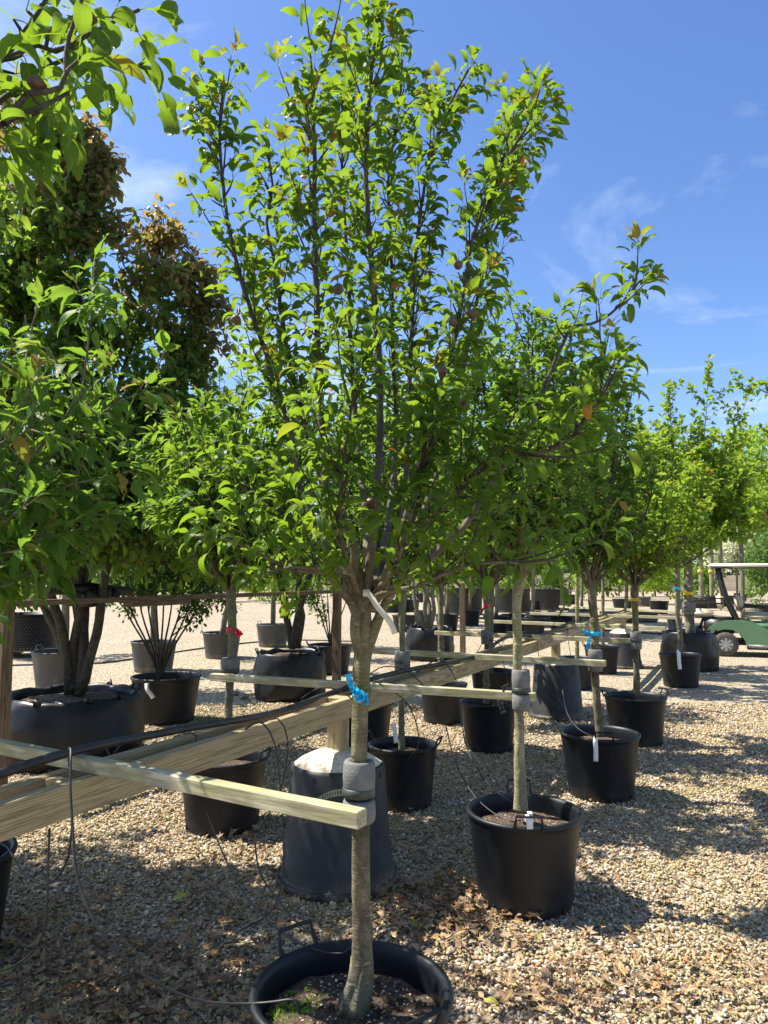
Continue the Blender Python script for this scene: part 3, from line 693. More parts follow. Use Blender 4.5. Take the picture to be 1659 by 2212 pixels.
def bag(c, r, h, label, seed, m=None, sq=0.0):
    c = Vector((c[0], c[1], 0.004)); e = empty('root_bag', c, label, 'root bag', 'black film root bags')
    b = MB(); prof = [(.001, .004), (r * .96, .004), (r * 1.0, .03), (r * 1.03, h * .3), (r * 1.02, h * .6), (r * .97, h * .86), (r * .93, h * .97), (r * .90, h), (r * .86, h * .975), (r * .84, h * .84)]
    # finer rings for creases
    pr = []
    for i in range(len(prof) - 1):
        for k in range(3): pr.append((prof[i][0] + (prof[i + 1][0] - prof[i][0]) * k / 3, prof[i][1] + (prof[i + 1][1] - prof[i][1]) * k / 3))
    pr.append(prof[-1]); b.lathe(pr, 72, wob=.07, seed=seed)
    vs = []
    for v in b.v:
        a = math.atan2(v[1], v[0]); f = v[2] / h
        dz = 0.035 * mnoise.noise(Vector((math.cos(a) * 2.5 + seed, math.sin(a) * 2.5, 0))) * (f ** 3)
        vs.append((v[0], v[1], v[2] + dz))
    b.v = vs; link('film_wall', b.mesh('film_wall', m or M_FILM), e)
    s = MB(); N2 = 40; rs = r * .87; vs = []
    for q in (0, .25, .5, .7, .85, 1.0):
        for j in range(N2):
            a = 2 * PI * j / N2; x, y = rs * q * math.cos(a), rs * q * math.sin(a)
            vs.append((x, y, h * .86 + .05 * (1 - q * q) + .03 * mnoise.noise(Vector((x * 8, y * 8, seed)))))
    s.add(vs, [(i * N2 + j, i * N2 + (j + 1) % N2, (i + 1) * N2 + (j + 1) % N2, (i + 1) * N2 + j) for i in range(5) for j in range(N2)])
    link('soil', s.mesh('soil', M_SOIL), e)
    rb = MB()
    for k in range(9):
        a = random.uniform(0, 6.28); rr = r * .9
        rb = MB(); rb.tube([(rr * math.cos(a), rr * math.sin(a), h * .93), ((rr + .03) * math.cos(a + .05), (rr + .03) * math.sin(a + .05), h * 1.03 + random.random() * .03), (rr * math.cos(a + .13), rr * math.sin(a + .13), h * .94)], [.02, .018, .02], 5)
        link('folded_edge', rb.mesh('folded_edge', m or M_FILM), e)
    return e

P1c = (-0.091, 2.198); P2c = (0.698, 3.811); P3c = (1.597, 5.60); P4c = (2.43, 7.28); P5c = (4.34, 10.98)
PAc = (-1.039, 4.91); PBc = (0.133, 5.36); PCc = (0.975, 7.02); PA1 = (-1.86, 3.22)
pot1 = pot(P1c, .288, .44, 'nearest black pot at the bottom edge of the photo, wide rim with raised side handle', haz=R(128))
pot(P2c, .288, .44, 'black pot right of the nearest tree, clip on its front handle and curved leaf shadow', haz=R(-96 ))
pot(P3c, .292, .45, 'black pot with white tag on its front rim, behind the pot with the clip', haz=R(-100))
pot(P4c, .295, .45, 'black pot with handles standing out to both sides, third along the right-hand row', haz=R(8))
pot(P5c, .30, .47, 'black pot with white tag hanging down its front, in front of the big root bag', haz=None)
pot(PAc, .287, .44, 'black pot half hidden under the timber rail, left of the upturned pot', haz=R(-20))
pot(PBc, .250, .42, 'black pot just behind the nearest upturned pot, small white tag in its soil', haz=R(160))
pot(PCc, .270, .44, 'dark pot under the second crossbar, tree with red ribbon growing from it', haz=R(-80))
pot(PA1, .290, .44, 'black pot cut off by the left edge of the photo, under the rail end', haz=R(250))
pot((-0.20, 7.0), .29, .44, 'black pot seen between the near trunk and the small tagged pot, behind the rail', haz=R(0))
pot((0.66, 8.35), .27, .42, 'black pot behind the rail between two upturned pots, foot slots showing', haz=None)
pot((2.73, 10.73), .285, .44, 'black pot behind the blue ribboned trunk, beside the second upturned pot', haz=R(170))
pot((3.62, 12.45), .29, .45, 'black pot behind the rail, just left of the farthest upturned pot', haz=R(180))
pot((1.35, 9.3), .28, .44, 'black pot behind the second upturned pot, mostly hidden', haz=None)
pot((-2.42, 8.35), .385, .50, 'large black pot of the many-stemmed shrub, white tag over its rim', haz=None)
pot((-0.895, 12.45), .375, .47, 'large black pot with small-leaved shrub behind the brown post', haz=R(180))
G1c = (-2.56, 17.2); G2c = (-3.20, 14.75); G3c = (-3.92, 12.75); G4c = (-4.55, 10.65)
gg = 'grey nursery pots in the bright yard'
pot(G1c, .39, .5, 'grey pot with one upright handle, behind the black bag with twin stems', M_POTG, haz=R(150), group=gg)
pot(G2c, .385, .5, 'grey pot standing alone left of the red ribboned trunk', M_POTG, haz=None, group=gg)
pot(G3c, .39, .5, 'grey pot behind the many-stemmed shrub', M_POTG, haz=None, group=gg)
pot(G4c, .44, .55, 'tall grey pot behind the big multi-stem bag at left', M_POTG, haz=R(160), group=gg)
bagL = bag((-2.78, 6.72), .60, .56, 'broad black root bag holding the multi-stem tree at left', 3)
bagM = bag((-1.25, 10.0), .47, .60, 'black film root bag with twin curved stems left of the brown post', 9)
bagR = bag((0.88, 14.5), .46, .62, 'black root bag with looped handles behind the first trunk with no ribbon', 15)
bagT = bag((5.28, 12.95), .455, .64, 'tall black root bag of the thick trunk beside the buggy', 21)

# the crumbs, grit and moss lying on the nearest pot's soil
def soil_bits():
    b = MB(); g = MB(); ms = MB(); bc = Vector((P1c[0], P1c[1], 0))
    for k in range(520):
        a = random.uniform(0, 6.28); q = math.sqrt(random.random()) * .225; s = random.uniform(.003, .011)
        c = bc + Vector((q * math.cos(a), q * math.sin(a), .362 + .02 * (1 - q / .23) + random.random() * .004))
        tgt = b if k < 330 else g
        if tgt is g: s *= .5
        vs = [c + Vector((random.gauss(0, s * .3), random.gauss(0, s * .3), random.gauss(0, s * .3))) + Vector(d) * s for d in ((1, 0, 0), (-1, 0, 0), (0, 1, 0), (0, -1, 0), (0, 0, .7), (0, 0, -.7))]
        tgt.add(vs, [(0, 2, 4), (2, 1, 4), (1, 3, 4), (3, 0, 4), (2, 0, 5), (1, 2, 5), (3, 1, 5), (0, 3, 5)])
    for k in range(240):
        a = random.gauss(PI * 1.02, .35); q = random.uniform(.10, .225); s = random.uniform(.004, .011)
        c = bc + Vector((q * math.cos(a), q * math.sin(a), .366 + .01 * (1 - q / .23)))
        vs = [c + Vector(d) * s + rv(s * .3) for d in ((1, 0, 0), (-1, 0, 0), (0, 1, 0), (0, -1, 0), (0, 0, .8), (0, 0, -.7))]
        ms.add(vs, [(0, 2, 4), (2, 1, 4), (1, 3, 4), (3, 0, 4)])
    for mb, nm, mt in ((b, 'soil_crumbs', M_SOIL), (g, 'grit', M_PERL), (ms, 'moss', M_MOSS)):
        o = mb.build(nm, mt, pot1, smooth=False); o['kind'] = 'stuff'
soil_bits()

# upturned pots carrying the rail posts
def upturned(c, label, seed):
    e = empty('upturned_pot', (c[0], c[1], 0.004), label, 'upturned pot', 'upturned pots used as feet of the rail')
    b = MB(); r = .305; h = .60
    b.lathe([(r + .010, 0), (r + .020, .004), (r + .023, .018), (r + .021, .034), (r + .015, .038), (r + .008, .034), (r - .002, .028), (r - .008, .05), (r - .012, .11), (r - .020, .122), (.252, h - .02), (.246, h - .004), (.236, h)], 56, wob=.012, seed=seed)
    link('pot_wall', b.mesh('pot_wall', M_POTI), e)
    s = MB(); N2 = 48; vs = []
    for q in (0, .2, .4, .6, .8, .92, 1.0):
        for j in range(N2):
            a = 2 * PI * j / N2; x, y = .242 * q * math.cos(a), .242 * q * math.sin(a)
            vs.append((x, y, h - .008 + .082 * (1 - q ** 2.0) + .018 * mnoise.noise(Vector((x * 12 + seed, y * 12, 0))) * (1 - q ** 4)))
    s.add(vs, [(i * N2 + j, i * N2 + (j + 1) % N2, (i + 1) * N2 + (j + 1) % N2, (i + 1) * N2 + j) for i in range(6) for j in range(N2)])
    link('concrete_mound', s.mesh('concrete_mound', M_CONC), e)
    for k in range(8):
        a = k * PI / 4 + .35; hb = MB(); q = .2515
        rot = Matrix.Rotation(a, 3, 'Z'); hb.box((q * math.cos(a) + .0015 * math.cos(a), q * math.sin(a), h - .043), (.008, .020, .026), rot)
        link('drain_slot', hb.mesh('drain_slot', M_CBLACK, False), e)
    return e
I1 = (-0.243, 4.05); 
E0 = Vector((-1.093, 2.17, 0)); RD = Vector((0.4406, 0.8977, 0)); ND = Vector((-0.8977, 0.4406, 0))
def rail_pt(s, wlat, z): return E0 + RD * s + ND * wlat + Vector((0, 0, z))
s1, s2, s3 = 2.10, 7.17, 12.3
ups = [rail_pt(s, .09, 0) for s in (s1, s2, s3)]
upturned(ups[0], 'nearest upturned dark pot with sandy mound round the post foot', 1)
upturned(ups[1], 'upturned pot with leaf shadows down its side, left of the blue bow trunk', 5)
upturned(ups[2], 'farthest upturned pot, grey sided, behind the yellow ribboned trunk', 8)

# ------------------------------------------------------------------ timber frames
fr = empty('support_frame', ups[0], 'long pale timber rail of twin beams with crossbars tied to the young trees', 'timber frame')
BT, BH = .95, .105
def beam_run(wlat, cuts):
    for a, b in cuts:
        timber('beam', rail_pt(a, wlat + .0225, BT - BH / 2), rail_pt(b - .004, wlat + .0225, BT - BH / 2), .045, BH, M_WOOD, fr)
beam_run(0, [(-1.6, 3.2), (3.2, 8.0), (8.0, 12.9)])
beam_run(.135, [(-1.3, 3.5), (3.5, 8.3), (8.3, 12.9)])
for s in (s1, s2, s3): timber('post', rail_pt(s, .09, .60), rail_pt(s, .09, .947), .088, .088, M_WOOD, fr, up=(RD.x, RD.y, 0))
for s in (.28, 4.6, 9.7): timber('spacer_block', rail_pt(s, .047, .925), rail_pt(s, .133, .925), .045, .042, M_WOOD, fr)
BARS = [((773, 1754), (-110, 1582)), ((1155, 1498), (453, 1455)), ((1307, 1427), (790, 1400)), ((1386, 1381), (938, 1363)), ((1437, 1354), (1061, 1339)), ((1471, 1332), (1144, 1322)), ((1493, 1321), (1207, 1308))]
for (a, b) in BARS:
    pa, pb = AZ(*a, .997), AZ(*b, .997)
    xdir = (pa - pb).normalized(); y = UP.cross(xdir).normalized()   # y points away from the camera
    if y.y < 0: y = -y
    o = Vector((0, 0, -.0225)) + y * .0225
    timber('crossbar', pb + o, pa + o, .045, .0445, M_WOODG, fr)
# left frame: tall posts with a high rail
fl = empty('support_frame', (-2.86, 5.62, 0), 'shaded brown post and rail frame carrying the strapped multi-stem tree at left', 'timber frame')
def post(p, top, parent, sz=.095):
    timber('post', (p[0], p[1], 0.0), (p[0], p[1], top), sz, sz, M_POST, parent, up=(RD.x, RD.y, 0))
post((-2.855, 5.62), 1.44, fl); post((-.65, 10.3), 1.46, fl)
post((1.60, 15.2), 1.46, fl)
a0 = Vector((-2.855, 5.62, 1.395)) + Vector((0.05, -.05, 0)) 
timber('high_rail', a0 - RD * .3, a0 + RD * 1.55, .045, .045, M_POST, fl)
timber('high_rail', a0 + RD * 1.555, a0 + RD * 3.4, .045, .045, M_POST, fl)
timber('splice_board', a0 + RD * 1.15 + Vector((0, 0, -.046)), a0 + RD * 2.0 + Vector((0, 0, -.046)), .045, .045, M_POST, fl)
timber('high_rail', a0 + RD * 3.405, a0 + RD * 5.3, .045, .045, M_POST, fl)

# ------------------------------------------------------------------ hoses
hose = MB()
hp = []
HS = [(-1.5, .02, 1.04), (-.9, .05, 1.03), (-.2, .05, 1.015), (.32, .10, 1.02), (.8, .10, 1.0), (1.5, .085, .962), (2.1, .16, .955), (2.6, .10, .99), (3.2, .12, .975), (3.8, .04, .97), (4.4, .02, .975), (5.0, .10, 1.015), (5.6, .12, 1.03), (6.4, .10, .97), (7.3, .13, .975), (7.9, .09, 1.02), (8.6, .13, .98), (9.5, .09, .985), (10.4, .12, 1.0), (11.4, .10, .985), (12.3, .09, .99), (12.8, .10, 1.03), (13.0, .16, .9), (13.05, .18, .6)]
hl = smooth_poly([rail_pt(*k) for k in HS], .06); hose.tube(hl, .0155, 12)
tag(hose.build('irrigation_hose', M_HOSE), 'thick black irrigation hose snaking along the twin beam rail', 'hose')
drips = []
def drip(pts, label, r=.0034, step=.04):
    b = MB(); b.tube(smooth_poly(pts, step), r, 6, True)
    return tag(b.build('drip_tube', M_HOSE), label, 'drip tube', 'thin drip tubes looping from the hose')
drip([AY(150, 1655, 2.36), AY(149, 1625, 2.3), AY(153, 1620, 2.25), AY(152, 1700, 2.2), AY(158, 1800, 2.15), AY(168, 1900, 2.1), AY(215, 2010, 2.05), AY(290, 2090, 2.05), AY(370, 2140, 2.08), AY(450, 2165, 2.1), AY(545, 2168, 2.12), AY(600, 2163, 2.1), AY(640, 2160, 2.09), AY(648, 2190, 2.1)], 'long drip tube curving down past the bottom left into the nearest pot', .0036)
drip([AY(150, 1690, 2.5), AY(155, 1790, 2.5), AY(140, 1870, 2.55), AY(100, 1910, 2.7), AY(50, 1885, 2.9), AY(15, 1830, 3.1), AY(-10, 1820, 3.15)], 'drip tube sagging in a deep U beside the left edge pot', .0036)
drip([AY(107, 1790, 2.3), AY(103, 1900, 2.3), AY(98, 2000, 2.3), AY(75, 2050, 2.35), AY(35, 2085, 2.5), AY(-10, 2100, 2.6)], 'drip tube hanging from the beam near the left edge then running out of frame', .0036)
drip([AY(180, 1640, 2.75), AY(200, 1612, 2.8), AY(228, 1615, 2.85), AY(240, 1640, 2.8)], 'small arched drip tube loop on the hose, left one', .0036)
drip([AY(246, 1630, 2.9), AY(270, 1600, 3.0), AY(300, 1605, 3.0), AY(312, 1628, 3.0)], 'small arched drip tube loop on the hose, left of the shaded bag', .0036)
drip([AY(350, 1622, 3.1), AY(380, 1590, 3.1), AY(425, 1590, 3.0), AY(400, 1660, 3.0), AY(400, 1670, 3.2), AY(440, 1740, 3.6), AY(480, 1840, 3.3), AY(520, 1920, 3.0), AY(580, 1990, 2.7), AY(650, 2040, 2.45), AY(740, 2060, 2.4), AY(790, 2015, 2.38)], 'drip tube crossing the rail and hanging down to the back of the nearest pot', .0036)
drip([AY(560, 1565, 3.35), AY(600, 1552, 3.3), AY(622, 1600, 3.3), AY(610, 1690, 3.3), AY(580, 1760, 3.3), AY(553, 1810, 3.25), AY(560, 1880, 3.1), AY(590, 1930, 2.95), AY(640, 1990, 2.7), AY(690, 2030, 2.5)], 'drip tube arching over the beam and bowing left in front of the upturned pot', .0036)
drip([AY(530, 1575, 3.2), AY(565, 1560, 3.2), AY(595, 1610, 3.2), AY(605, 1700, 3.2), AY(612, 1800, 3.1), AY(610, 1900, 3.0), AY(585, 1970, 2.9), AY(520, 2010, 2.8)], 'drip tube arching over the beam and falling straight left of the upturned pot', .0036)
drip([AY(650, 1510, 3.9), AY(690, 1485, 3.9), AY(735, 1492, 3.9), AY(760, 1510, 4.0)], 'arched drip tube behind the blue taped trunk', .0036)
drip([AY(800, 1455, 4.5), AY(830, 1440, 4.4), AY(880, 1450, 4.4), AY(930, 1500, 4.4), AY(960, 1560, 4.4), AY(985, 1650, 4.2), AY(1030, 1725, 4.0), AY(1090, 1770, 3.85), AY(1125, 1772, 3.8)], 'drip tube arching from the rail down to the pot with the clip', .0036)
drip([AY(900, 1452, 4.7), AY(950, 1425, 4.6), AY(985, 1470, 4.5), AY(995, 1540, 4.4), AY(1010, 1620, 4.2), AY(1060, 1700, 4.0), AY(1110, 1735, 3.95)], 'drip tube looping high over the rail behind the clip pot trunk', .0036)
drip([AY(810, 1470, 4.2), AY(880, 1520, 4.3), AY(905, 1600, 4.6), AY(880, 1640, 5.1), AY(855, 1640, 5.3)], 'drip tube falling from the rail into the small tagged pot', .0036)
for i, (x0, y0, d0, w_) in enumerate([(1030, 1385, 6.6, 60), (1080, 1375, 7.2, 55), (1115, 1365, 7.6, 50), (1190, 1340, 8.8, 40), (1255, 1330, 9.8, 34)]):
    drip([AY(x0, y0 + 25, d0), AY(x0 + w_ * .3, y0, d0), AY(x0 + w_ * .8, y0 + 5, d0), AY(x0 + w_, y0 + 60, d0 - .2), AY(x0 + w_ + 12, y0 + 120, d0 - .4)], ['arched drip tube over the rail above the dark third pot', 'arched drip tube left of the middle pale trunk', 'arched drip tube just right of the middle pale trunk', 'arched drip tube in front of the second upturned pot', 'arched drip tube right of the blue bow trunk'][i], .0036)
drip([AY(1215, 1490, 6.0), AY(1225, 1540, 5.9), AY(1250, 1575, 5.7), AY(1285, 1592, 5.6)], 'drip tube feeding the pot with the front white tag', .0036)
b = MB(); gl = [AZ(-60, 1442), AZ(100, 1437), AZ(219, 1434), AZ(320, 1420), AZ(409, 1406), AZ(466, 1398), AZ(548, 1389), AZ(640, 1384), AZ(800, 1388)]
for v in gl: v.z = .018
b.tube(smooth_poly(gl, .3), .016, 8); tag(b.build('ground_hose', M_HOSE), 'black hose lying across the sunlit gravel behind the grey pots', 'hose')
b = MB(); gl = [AZ(900, 1338), AZ(1040, 1345), AZ(1160, 1352), AZ(1300, 1362), AZ(1440, 1372)]
for v in gl: v.z = .02
b.tube(smooth_poly(gl, .3), .03, 8); tag(b.build('ground_hose', M_HOSE), 'dark hose on the far gravel behind the rail crossbars', 'hose')
for (px, py, s, lb) in [(527, 1510, .055, 'rounded grey stone on the gravel right of the red ribboned trunk'), (508, 1502, .05, 'brown stone on the gravel touching the foot of the red ribboned trunk')]:
    bm = bmesh.new(); bmesh.ops.create_icosphere(bm, subdivisions=3, radius=s)
    for v in bm.verts: v.co *= 1 + .3 * mnoise.noise(v.co * 22 + Vector((px, 0, 0))); v.co.z *= .7
    me = bpy.data.meshes.new('stone'); bm.to_mesh(me); bm.free(); me.materials.append(M_STONE)
    p = AZ(px, py); tag(link('stone', me, None, (p.x, p.y, s * .55)), lb, 'stone')

# ------------------------------------------------------------------ small fittings
def collar(c, z0, z1, rin, rout, label, gap=True):
    """grey foam wrapped round a trunk: an upper and a lower roll with the bar between them"""
    e = empty('foam_collar', (c[0], c[1], (z0 + z1) / 2), label, 'foam collar', 'grey foam collars round the staked trunks')
    mid = [(z0, (z0 + z1) / 2 - .022), ((z0 + z1) / 2 + .006, z1)] if gap else [(z0, z1)]
    for (a, bb) in mid:
        b = MB(); b.lathe([(rin, a), (rout - .004, a), (rout, a + .006), (rout + .002, (a + bb) / 2), (rout, bb - .006), (rout - .004, bb), (rin, bb), (rin, a)], 28, (c[0], c[1], 0), wob=.05, seed=c[0])
        b.build('foam_roll', M_FOAM, e)
    b = MB(); zc = (z0 + z1) / 2
    b.lathe([(rout - .002, zc - .014), (rout + .0015, zc - .012), (rout + .0015, zc + .010), (rout - .002, zc + .012)], 28, (c[0], c[1], 0)); b.build('strap', M_STRAP, e)
    return e
def strap_tail(pts, wd, parent_lbl):
    b = MB(); L_ = smooth_poly(pts, .008)
    for i in range(len(L_) - 1):
        a, c = L_[i], L_[i + 1]; t = (c - a).normalized(); u = Vector((t.y, -t.x, 0)).normalized() if abs(t.z) < .9 else Vector((1, 0, 0)); u = UP
        if i % 2 == 0: b.box((a + c) / 2, ((c - a).length * 1.05, .003, wd), t.to_track_quat('X', 'Z').to_matrix())
        else:
            for s in (-1, 1): b.box((a + c) / 2 + Vector((0, 0, s * wd * .4)), ((c - a).length * 1.05, .003, wd * .2), t.to_track_quat('X', 'Z').to_matrix())
    return tag(b.build('tie_strap', M_STRAP, None, False), parent_lbl, 'tie strap')
T1 = AY(775, 1745, 2.17)
collar((T1.x, T1.y), .905, 1.075, .0245, .045, 'grey foam collar on the nearest trunk at the end of the near crossbar')
strap_tail([AY(742, 1712, 2.2), AY(720, 1714, 2.25), AY(700, 1722, 2.3), AY(680, 1735, 2.33)], .018, 'perforated green strap arching left behind the near crossbar')
strap_tail([AY(700, 1762, 2.3), AY(675, 1768, 2.3), AY(648, 1775, 2.28)], .016, 'strap tail poking out under the near crossbar, left of the foam')
T2 = AY(1126, 1510, 3.80)
collar((T2.x, T2.y), .93, 1.13, .022, .045, 'grey foam collar on the pale knobbly trunk above the pot with the clip')
strap_tail([AY(1085, 1490, 3.85), AY(1098, 1483, 3.87), AY(1108, 1492, 3.87)], .03, 'green perforated strap humped behind the second crossbar')
strap_tail([AY(1078, 1512, 3.78), AY(1082, 1524, 3.78), AY(1088, 1540, 3.78)], .025, 'strap tail hanging below the second crossbar')
T3 = AY(1286, 1430, 5.55)
collar((T3.x, T3.y), .90, 1.06, .028, .050, 'grey foam collar on the blue bow trunk')
T4 = AY(1374, 1385, 7.22)
collar((T4.x, T4.y), .90, 1.07, .028, .052, 'grey foam collar on the yellow ribboned trunk')
TA = AY(497, 1462, 4.88)
collar((TA.x, TA.y), .92, 1.07, .026, .060, 'foam collar of the red ribboned cherry trunk')
TB = AY(869, 1412, 5.33)
collar((TB.x, TB.y), .93, 1.07, .03, .055, 'foam collar on the thin trunk behind the nearest one', False)
TC = AY(1052, 1375, 6.98)
collar((TC.x, TC.y), .97, 1.10, .03, .055, 'dark foam collar on the trunk with the small red ribbon', False)
TT = AY(1488, 1310, 12.9)
collar((TT.x, TT.y), .98, 1.15, .06, .11, 'foam collar on the thickest trunk beside the buggy', False)
def film_patch(a, b, c, d, n, amp, seed):
    """crumpled sheet between two edges a-b and d-c"""
    vs = []; a, b, c, d = [Vector(q) for q in (a, b, c, d)]; nn = (b - a).cross(d - a).normalized()
    for i in range(n + 1):
        for j in range(n + 1):
            u, v = i / n, j / n; p = a.lerp(b, u).lerp(d.lerp(c, u), v)
            vs.append(p + nn * amp * (mnoise.noise(Vector((u * 4 + seed, v * 4, 0))) + .5 * mnoise.noise(Vector((u * 9 + seed, v * 9, 3)))) + rv(amp * .12))
    return vs, [(i * (n + 1) + j, i * (n + 1) + j + 1, (i + 1) * (n + 1) + j + 1, (i + 1) * (n + 1) + j) for i in range(n) for j in range(n)]
def ribbon(c, z, r, m, label, tails, h=.03, parts=True):
    e = empty('ribbon', (c[0], c[1], z), label, 'ribbon', None)
    b = MB(); b.lathe([(r, z - h / 2), (r + .0015, z - h / 2), (r + .003, z - h * .2), (r + .0015, z + h * .1), (r + .003, z + h * .3), (r + .001, z + h / 2), (r, z + h / 2)], 26, (c[0], c[1], 0), wob=.05, seed=z * 9); b.build('band', m, e)
    for q_, tl in enumerate(tails):
        P_ = [Vector(p) for p in tl[0]]; wd = tl[1]; bb = MB()
        for i in range(len(P_) - 1):
            t = (P_[i + 1] - P_[i]).normalized(); u = t.cross(Vector((0, -1, 0.2))).normalized(); f0 = .45 + .55 * min(1, i / 1.2) ; f1 = .45 + .55 * min(1, (i + 1) / 1.2)
            vs, fs = film_patch(P_[i] - u * wd * f0 / 2, P_[i] + u * wd * f0 / 2, P_[i + 1] + u * wd * f1 / 2, P_[i + 1] - u * wd * f1 / 2, 5, wd * .35, q_ * 3 + i)
            bb.add(vs, fs)
        bb.build('ribbon_tail', m, e, False)
    return e
TR1 = AY(777, 1478, 2.18)
ribbon((TR1.x, TR1.y), AY(777, 1483, 2.15).z, .028, M_BLUE, 'torn bright blue tape knotted round the nearest trunk',
       [([AY(762, 1494, 2.13), AY(757, 1478, 2.12), AY(752, 1456, 2.12)], .017), ([AY(762, 1486, 2.128), AY(774, 1500, 2.118), AY(786, 1510, 2.112), AY(795, 1508, 2.118)], .034)], .022)
ribbon((T3.x, T3.y), AY(1284, 1370, 5.5).z, .030, M_BLUE, 'blue ribbon bow tied round the trunk over the third crossbar',
       [([AY(1280, 1372, 5.5), AY(1268, 1366, 5.5), AY(1258, 1362, 5.5)], .03), ([AY(1278, 1374, 5.5), AY(1272, 1386, 5.5), AY(1270, 1402, 5.5)], .03), ([AY(1284, 1372, 5.49), AY(1292, 1370, 5.49), AY(1300, 1368, 5.5)], .025)])
ribbon((TA.x, TA.y), AY(500, 1361, 4.85).z, .030, M_RED, 'bright red ribbon round the trunk at left of the second crossbar', [([AY(508, 1358, 4.8), AY(514, 1366, 4.79), AY(519, 1374, 4.79)], .045)], .035)
ribbon((TC.x, TC.y), AY(1052, 1308, 6.98).z, .028, M_RED, 'small red ribbon on the trunk behind the clip pot tree', [([AY(1046, 1312, 6.92), AY(1040, 1322, 6.92)], .03)])
ribbon((T4.x, T4.y), AY(1372, 1295, 7.2).z, .032, M_YEL, 'yellow ribbon with spread ends on the trunk above the far right foam', [([AY(1370, 1294, 7.14), AY(1358, 1296, 7.13)], .03), ([AY(1374, 1294, 7.14), AY(1384, 1299, 7.13)], .03)])
def label_strip(pts, wd, label, m=M_WHITE, up=False, fold=True):
    L_ = smooth_poly([Vector(p) for p in pts], .012); vs = []; fs = []
    for i, p in enumerate(L_):
        t = (L_[min(i + 1, len(L_) - 1)] - L_[max(0, i - 1)]).normalized(); u = t.cross(Vector((0, 1, 0.0))).normalized()
        vs += [p - u * wd / 2, p + u * wd / 2]
    for i in range(len(L_) - 1): fs.append((2 * i, 2 * i + 1, 2 * i + 3, 2 * i + 2))
    b = MB(); b.add(vs, fs); e = b.build('plant_label', m)
    md = e.modifiers.new('solid', 'SOLIDIFY'); md.thickness = .0012
    return tag(e, label, 'plant label', 'white plant labels')
lab = label_strip([AY(786, 1281, 2.06), AY(800, 1286, 2.05), AY(815, 1310, 2.03), AY(835, 1334, 2.02), AY(847, 1352, 2.02), AY(853, 1369, 2.02)], .0155, 'long pale paper label hanging from the low branch at the fork', M_TAPE)
b = MB(); q = AY(800, 1281, 2.06); q0 = AY(784, 1281, 2.06); b.tube([q0, q], [.010, .009], 14); o = b.build('label_loop', M_TAPE, lab)
label_strip([AY(1288, 1592, 5.33), AY(1286, 1600, 5.305), AY(1287, 1620, 5.30), AY(1287, 1645, 5.29)], .033, 'white tag hanging down the front of the second pot in the right row')
label_strip([AY(1466, 1405, 10.7), AY(1466, 1409, 10.66), AY(1467, 1430, 10.66), AY(1469, 1446, 10.66)], .055, 'white tag on the pot in front of the tall root bag')
label_strip([AY(848, 1562, 5.12), AY(852, 1575, 5.11), AY(856, 1605, 5.10)], .03, 'white tag standing in the small pot behind the upturned pot')
label_strip([AY(317, 1476, 7.97), AY(318, 1490, 7.94), AY(326, 1500, 7.94), AY(331, 1508, 7.94)], .045, 'white tag bent over the rim of the shrub pot')
label_strip([AY(118, 1500 + 22, 6.45), AY(132, 1527, 6.4), AY(150, 1532, 6.3)], .06, 'white tag lying on the soil of the broad left bag')
b = MB(); p = Vector((P2c[0] - .03, P2c[1] - .30, .455)); b.box(p + Vector((0, 0, .035)), (.035, .022, .030)); b.box(p + Vector((.0, -.012, .012)), (.028, .006, .04)); b.box(p + Vector((.004, .004, .058)), (.02, .03, .006))
tag(b.build('plant_label', M_WHITE, None, False), 'crumpled white clip on the front handle of the pot right of the nearest tree', 'plant label', 'white plant labels')

# ------------------------------------------------------------------ trees
def trunk_part(tree, pts, rad, m, name='trunk', n=18, knot=.16, step=.012):
    L_ = smooth_poly(pts, step); k = len(L_)
    rr = [np.interp(i / (k - 1), np.linspace(0, 1, len(rad)), rad) for i in range(k)]
    b = MB(); b.tube(L_, rr, n, True, knot, seed=pts[0][0] * 3)
    rk = random.Random(int(abs(pts[0][0]) * 1000)); kn = [(rk.uniform(.12, .92) * k, rk.uniform(0, 6.28), rk.uniform(.12, .42)) for _ in range(int(4 + k * step * 9))]
    for i in range(k):
        for (ki, ka, am) in kn:
            di = (i - ki) * step
            if abs(di) < .06:
                for j in range(n):
                    da = (2 * PI * j / n - ka + PI) % (2 * PI) - PI
                    g_ = am * math.exp(-(di / .014) ** 2 - (da / .5) ** 2)
                    if g_ > .01:
                        q = Vector(b.v[i * n + j]); b.v[i * n + j] = tuple(q + (q - L_[i]) * g_)
    b.build(name, m, tree); return L_
def limb(tree, pts, r0, r1, m, n=8, step=.05, jit=.0, knot=.18):
    P_ = [Vector(p) for p in pts]
    L_ = smooth_poly(P_, step); k = len(L_)
    if jit: L_ = [L_[0]] + [p + rv(jit) for p in L_[1:]]
    rr = [r0 + (r1 - r0) * (i / (k - 1)) ** .8 for i in range(k)]
    b = MB(); b.tube(L_, rr, n, True, knot); b.build('limb', m, tree); return L_
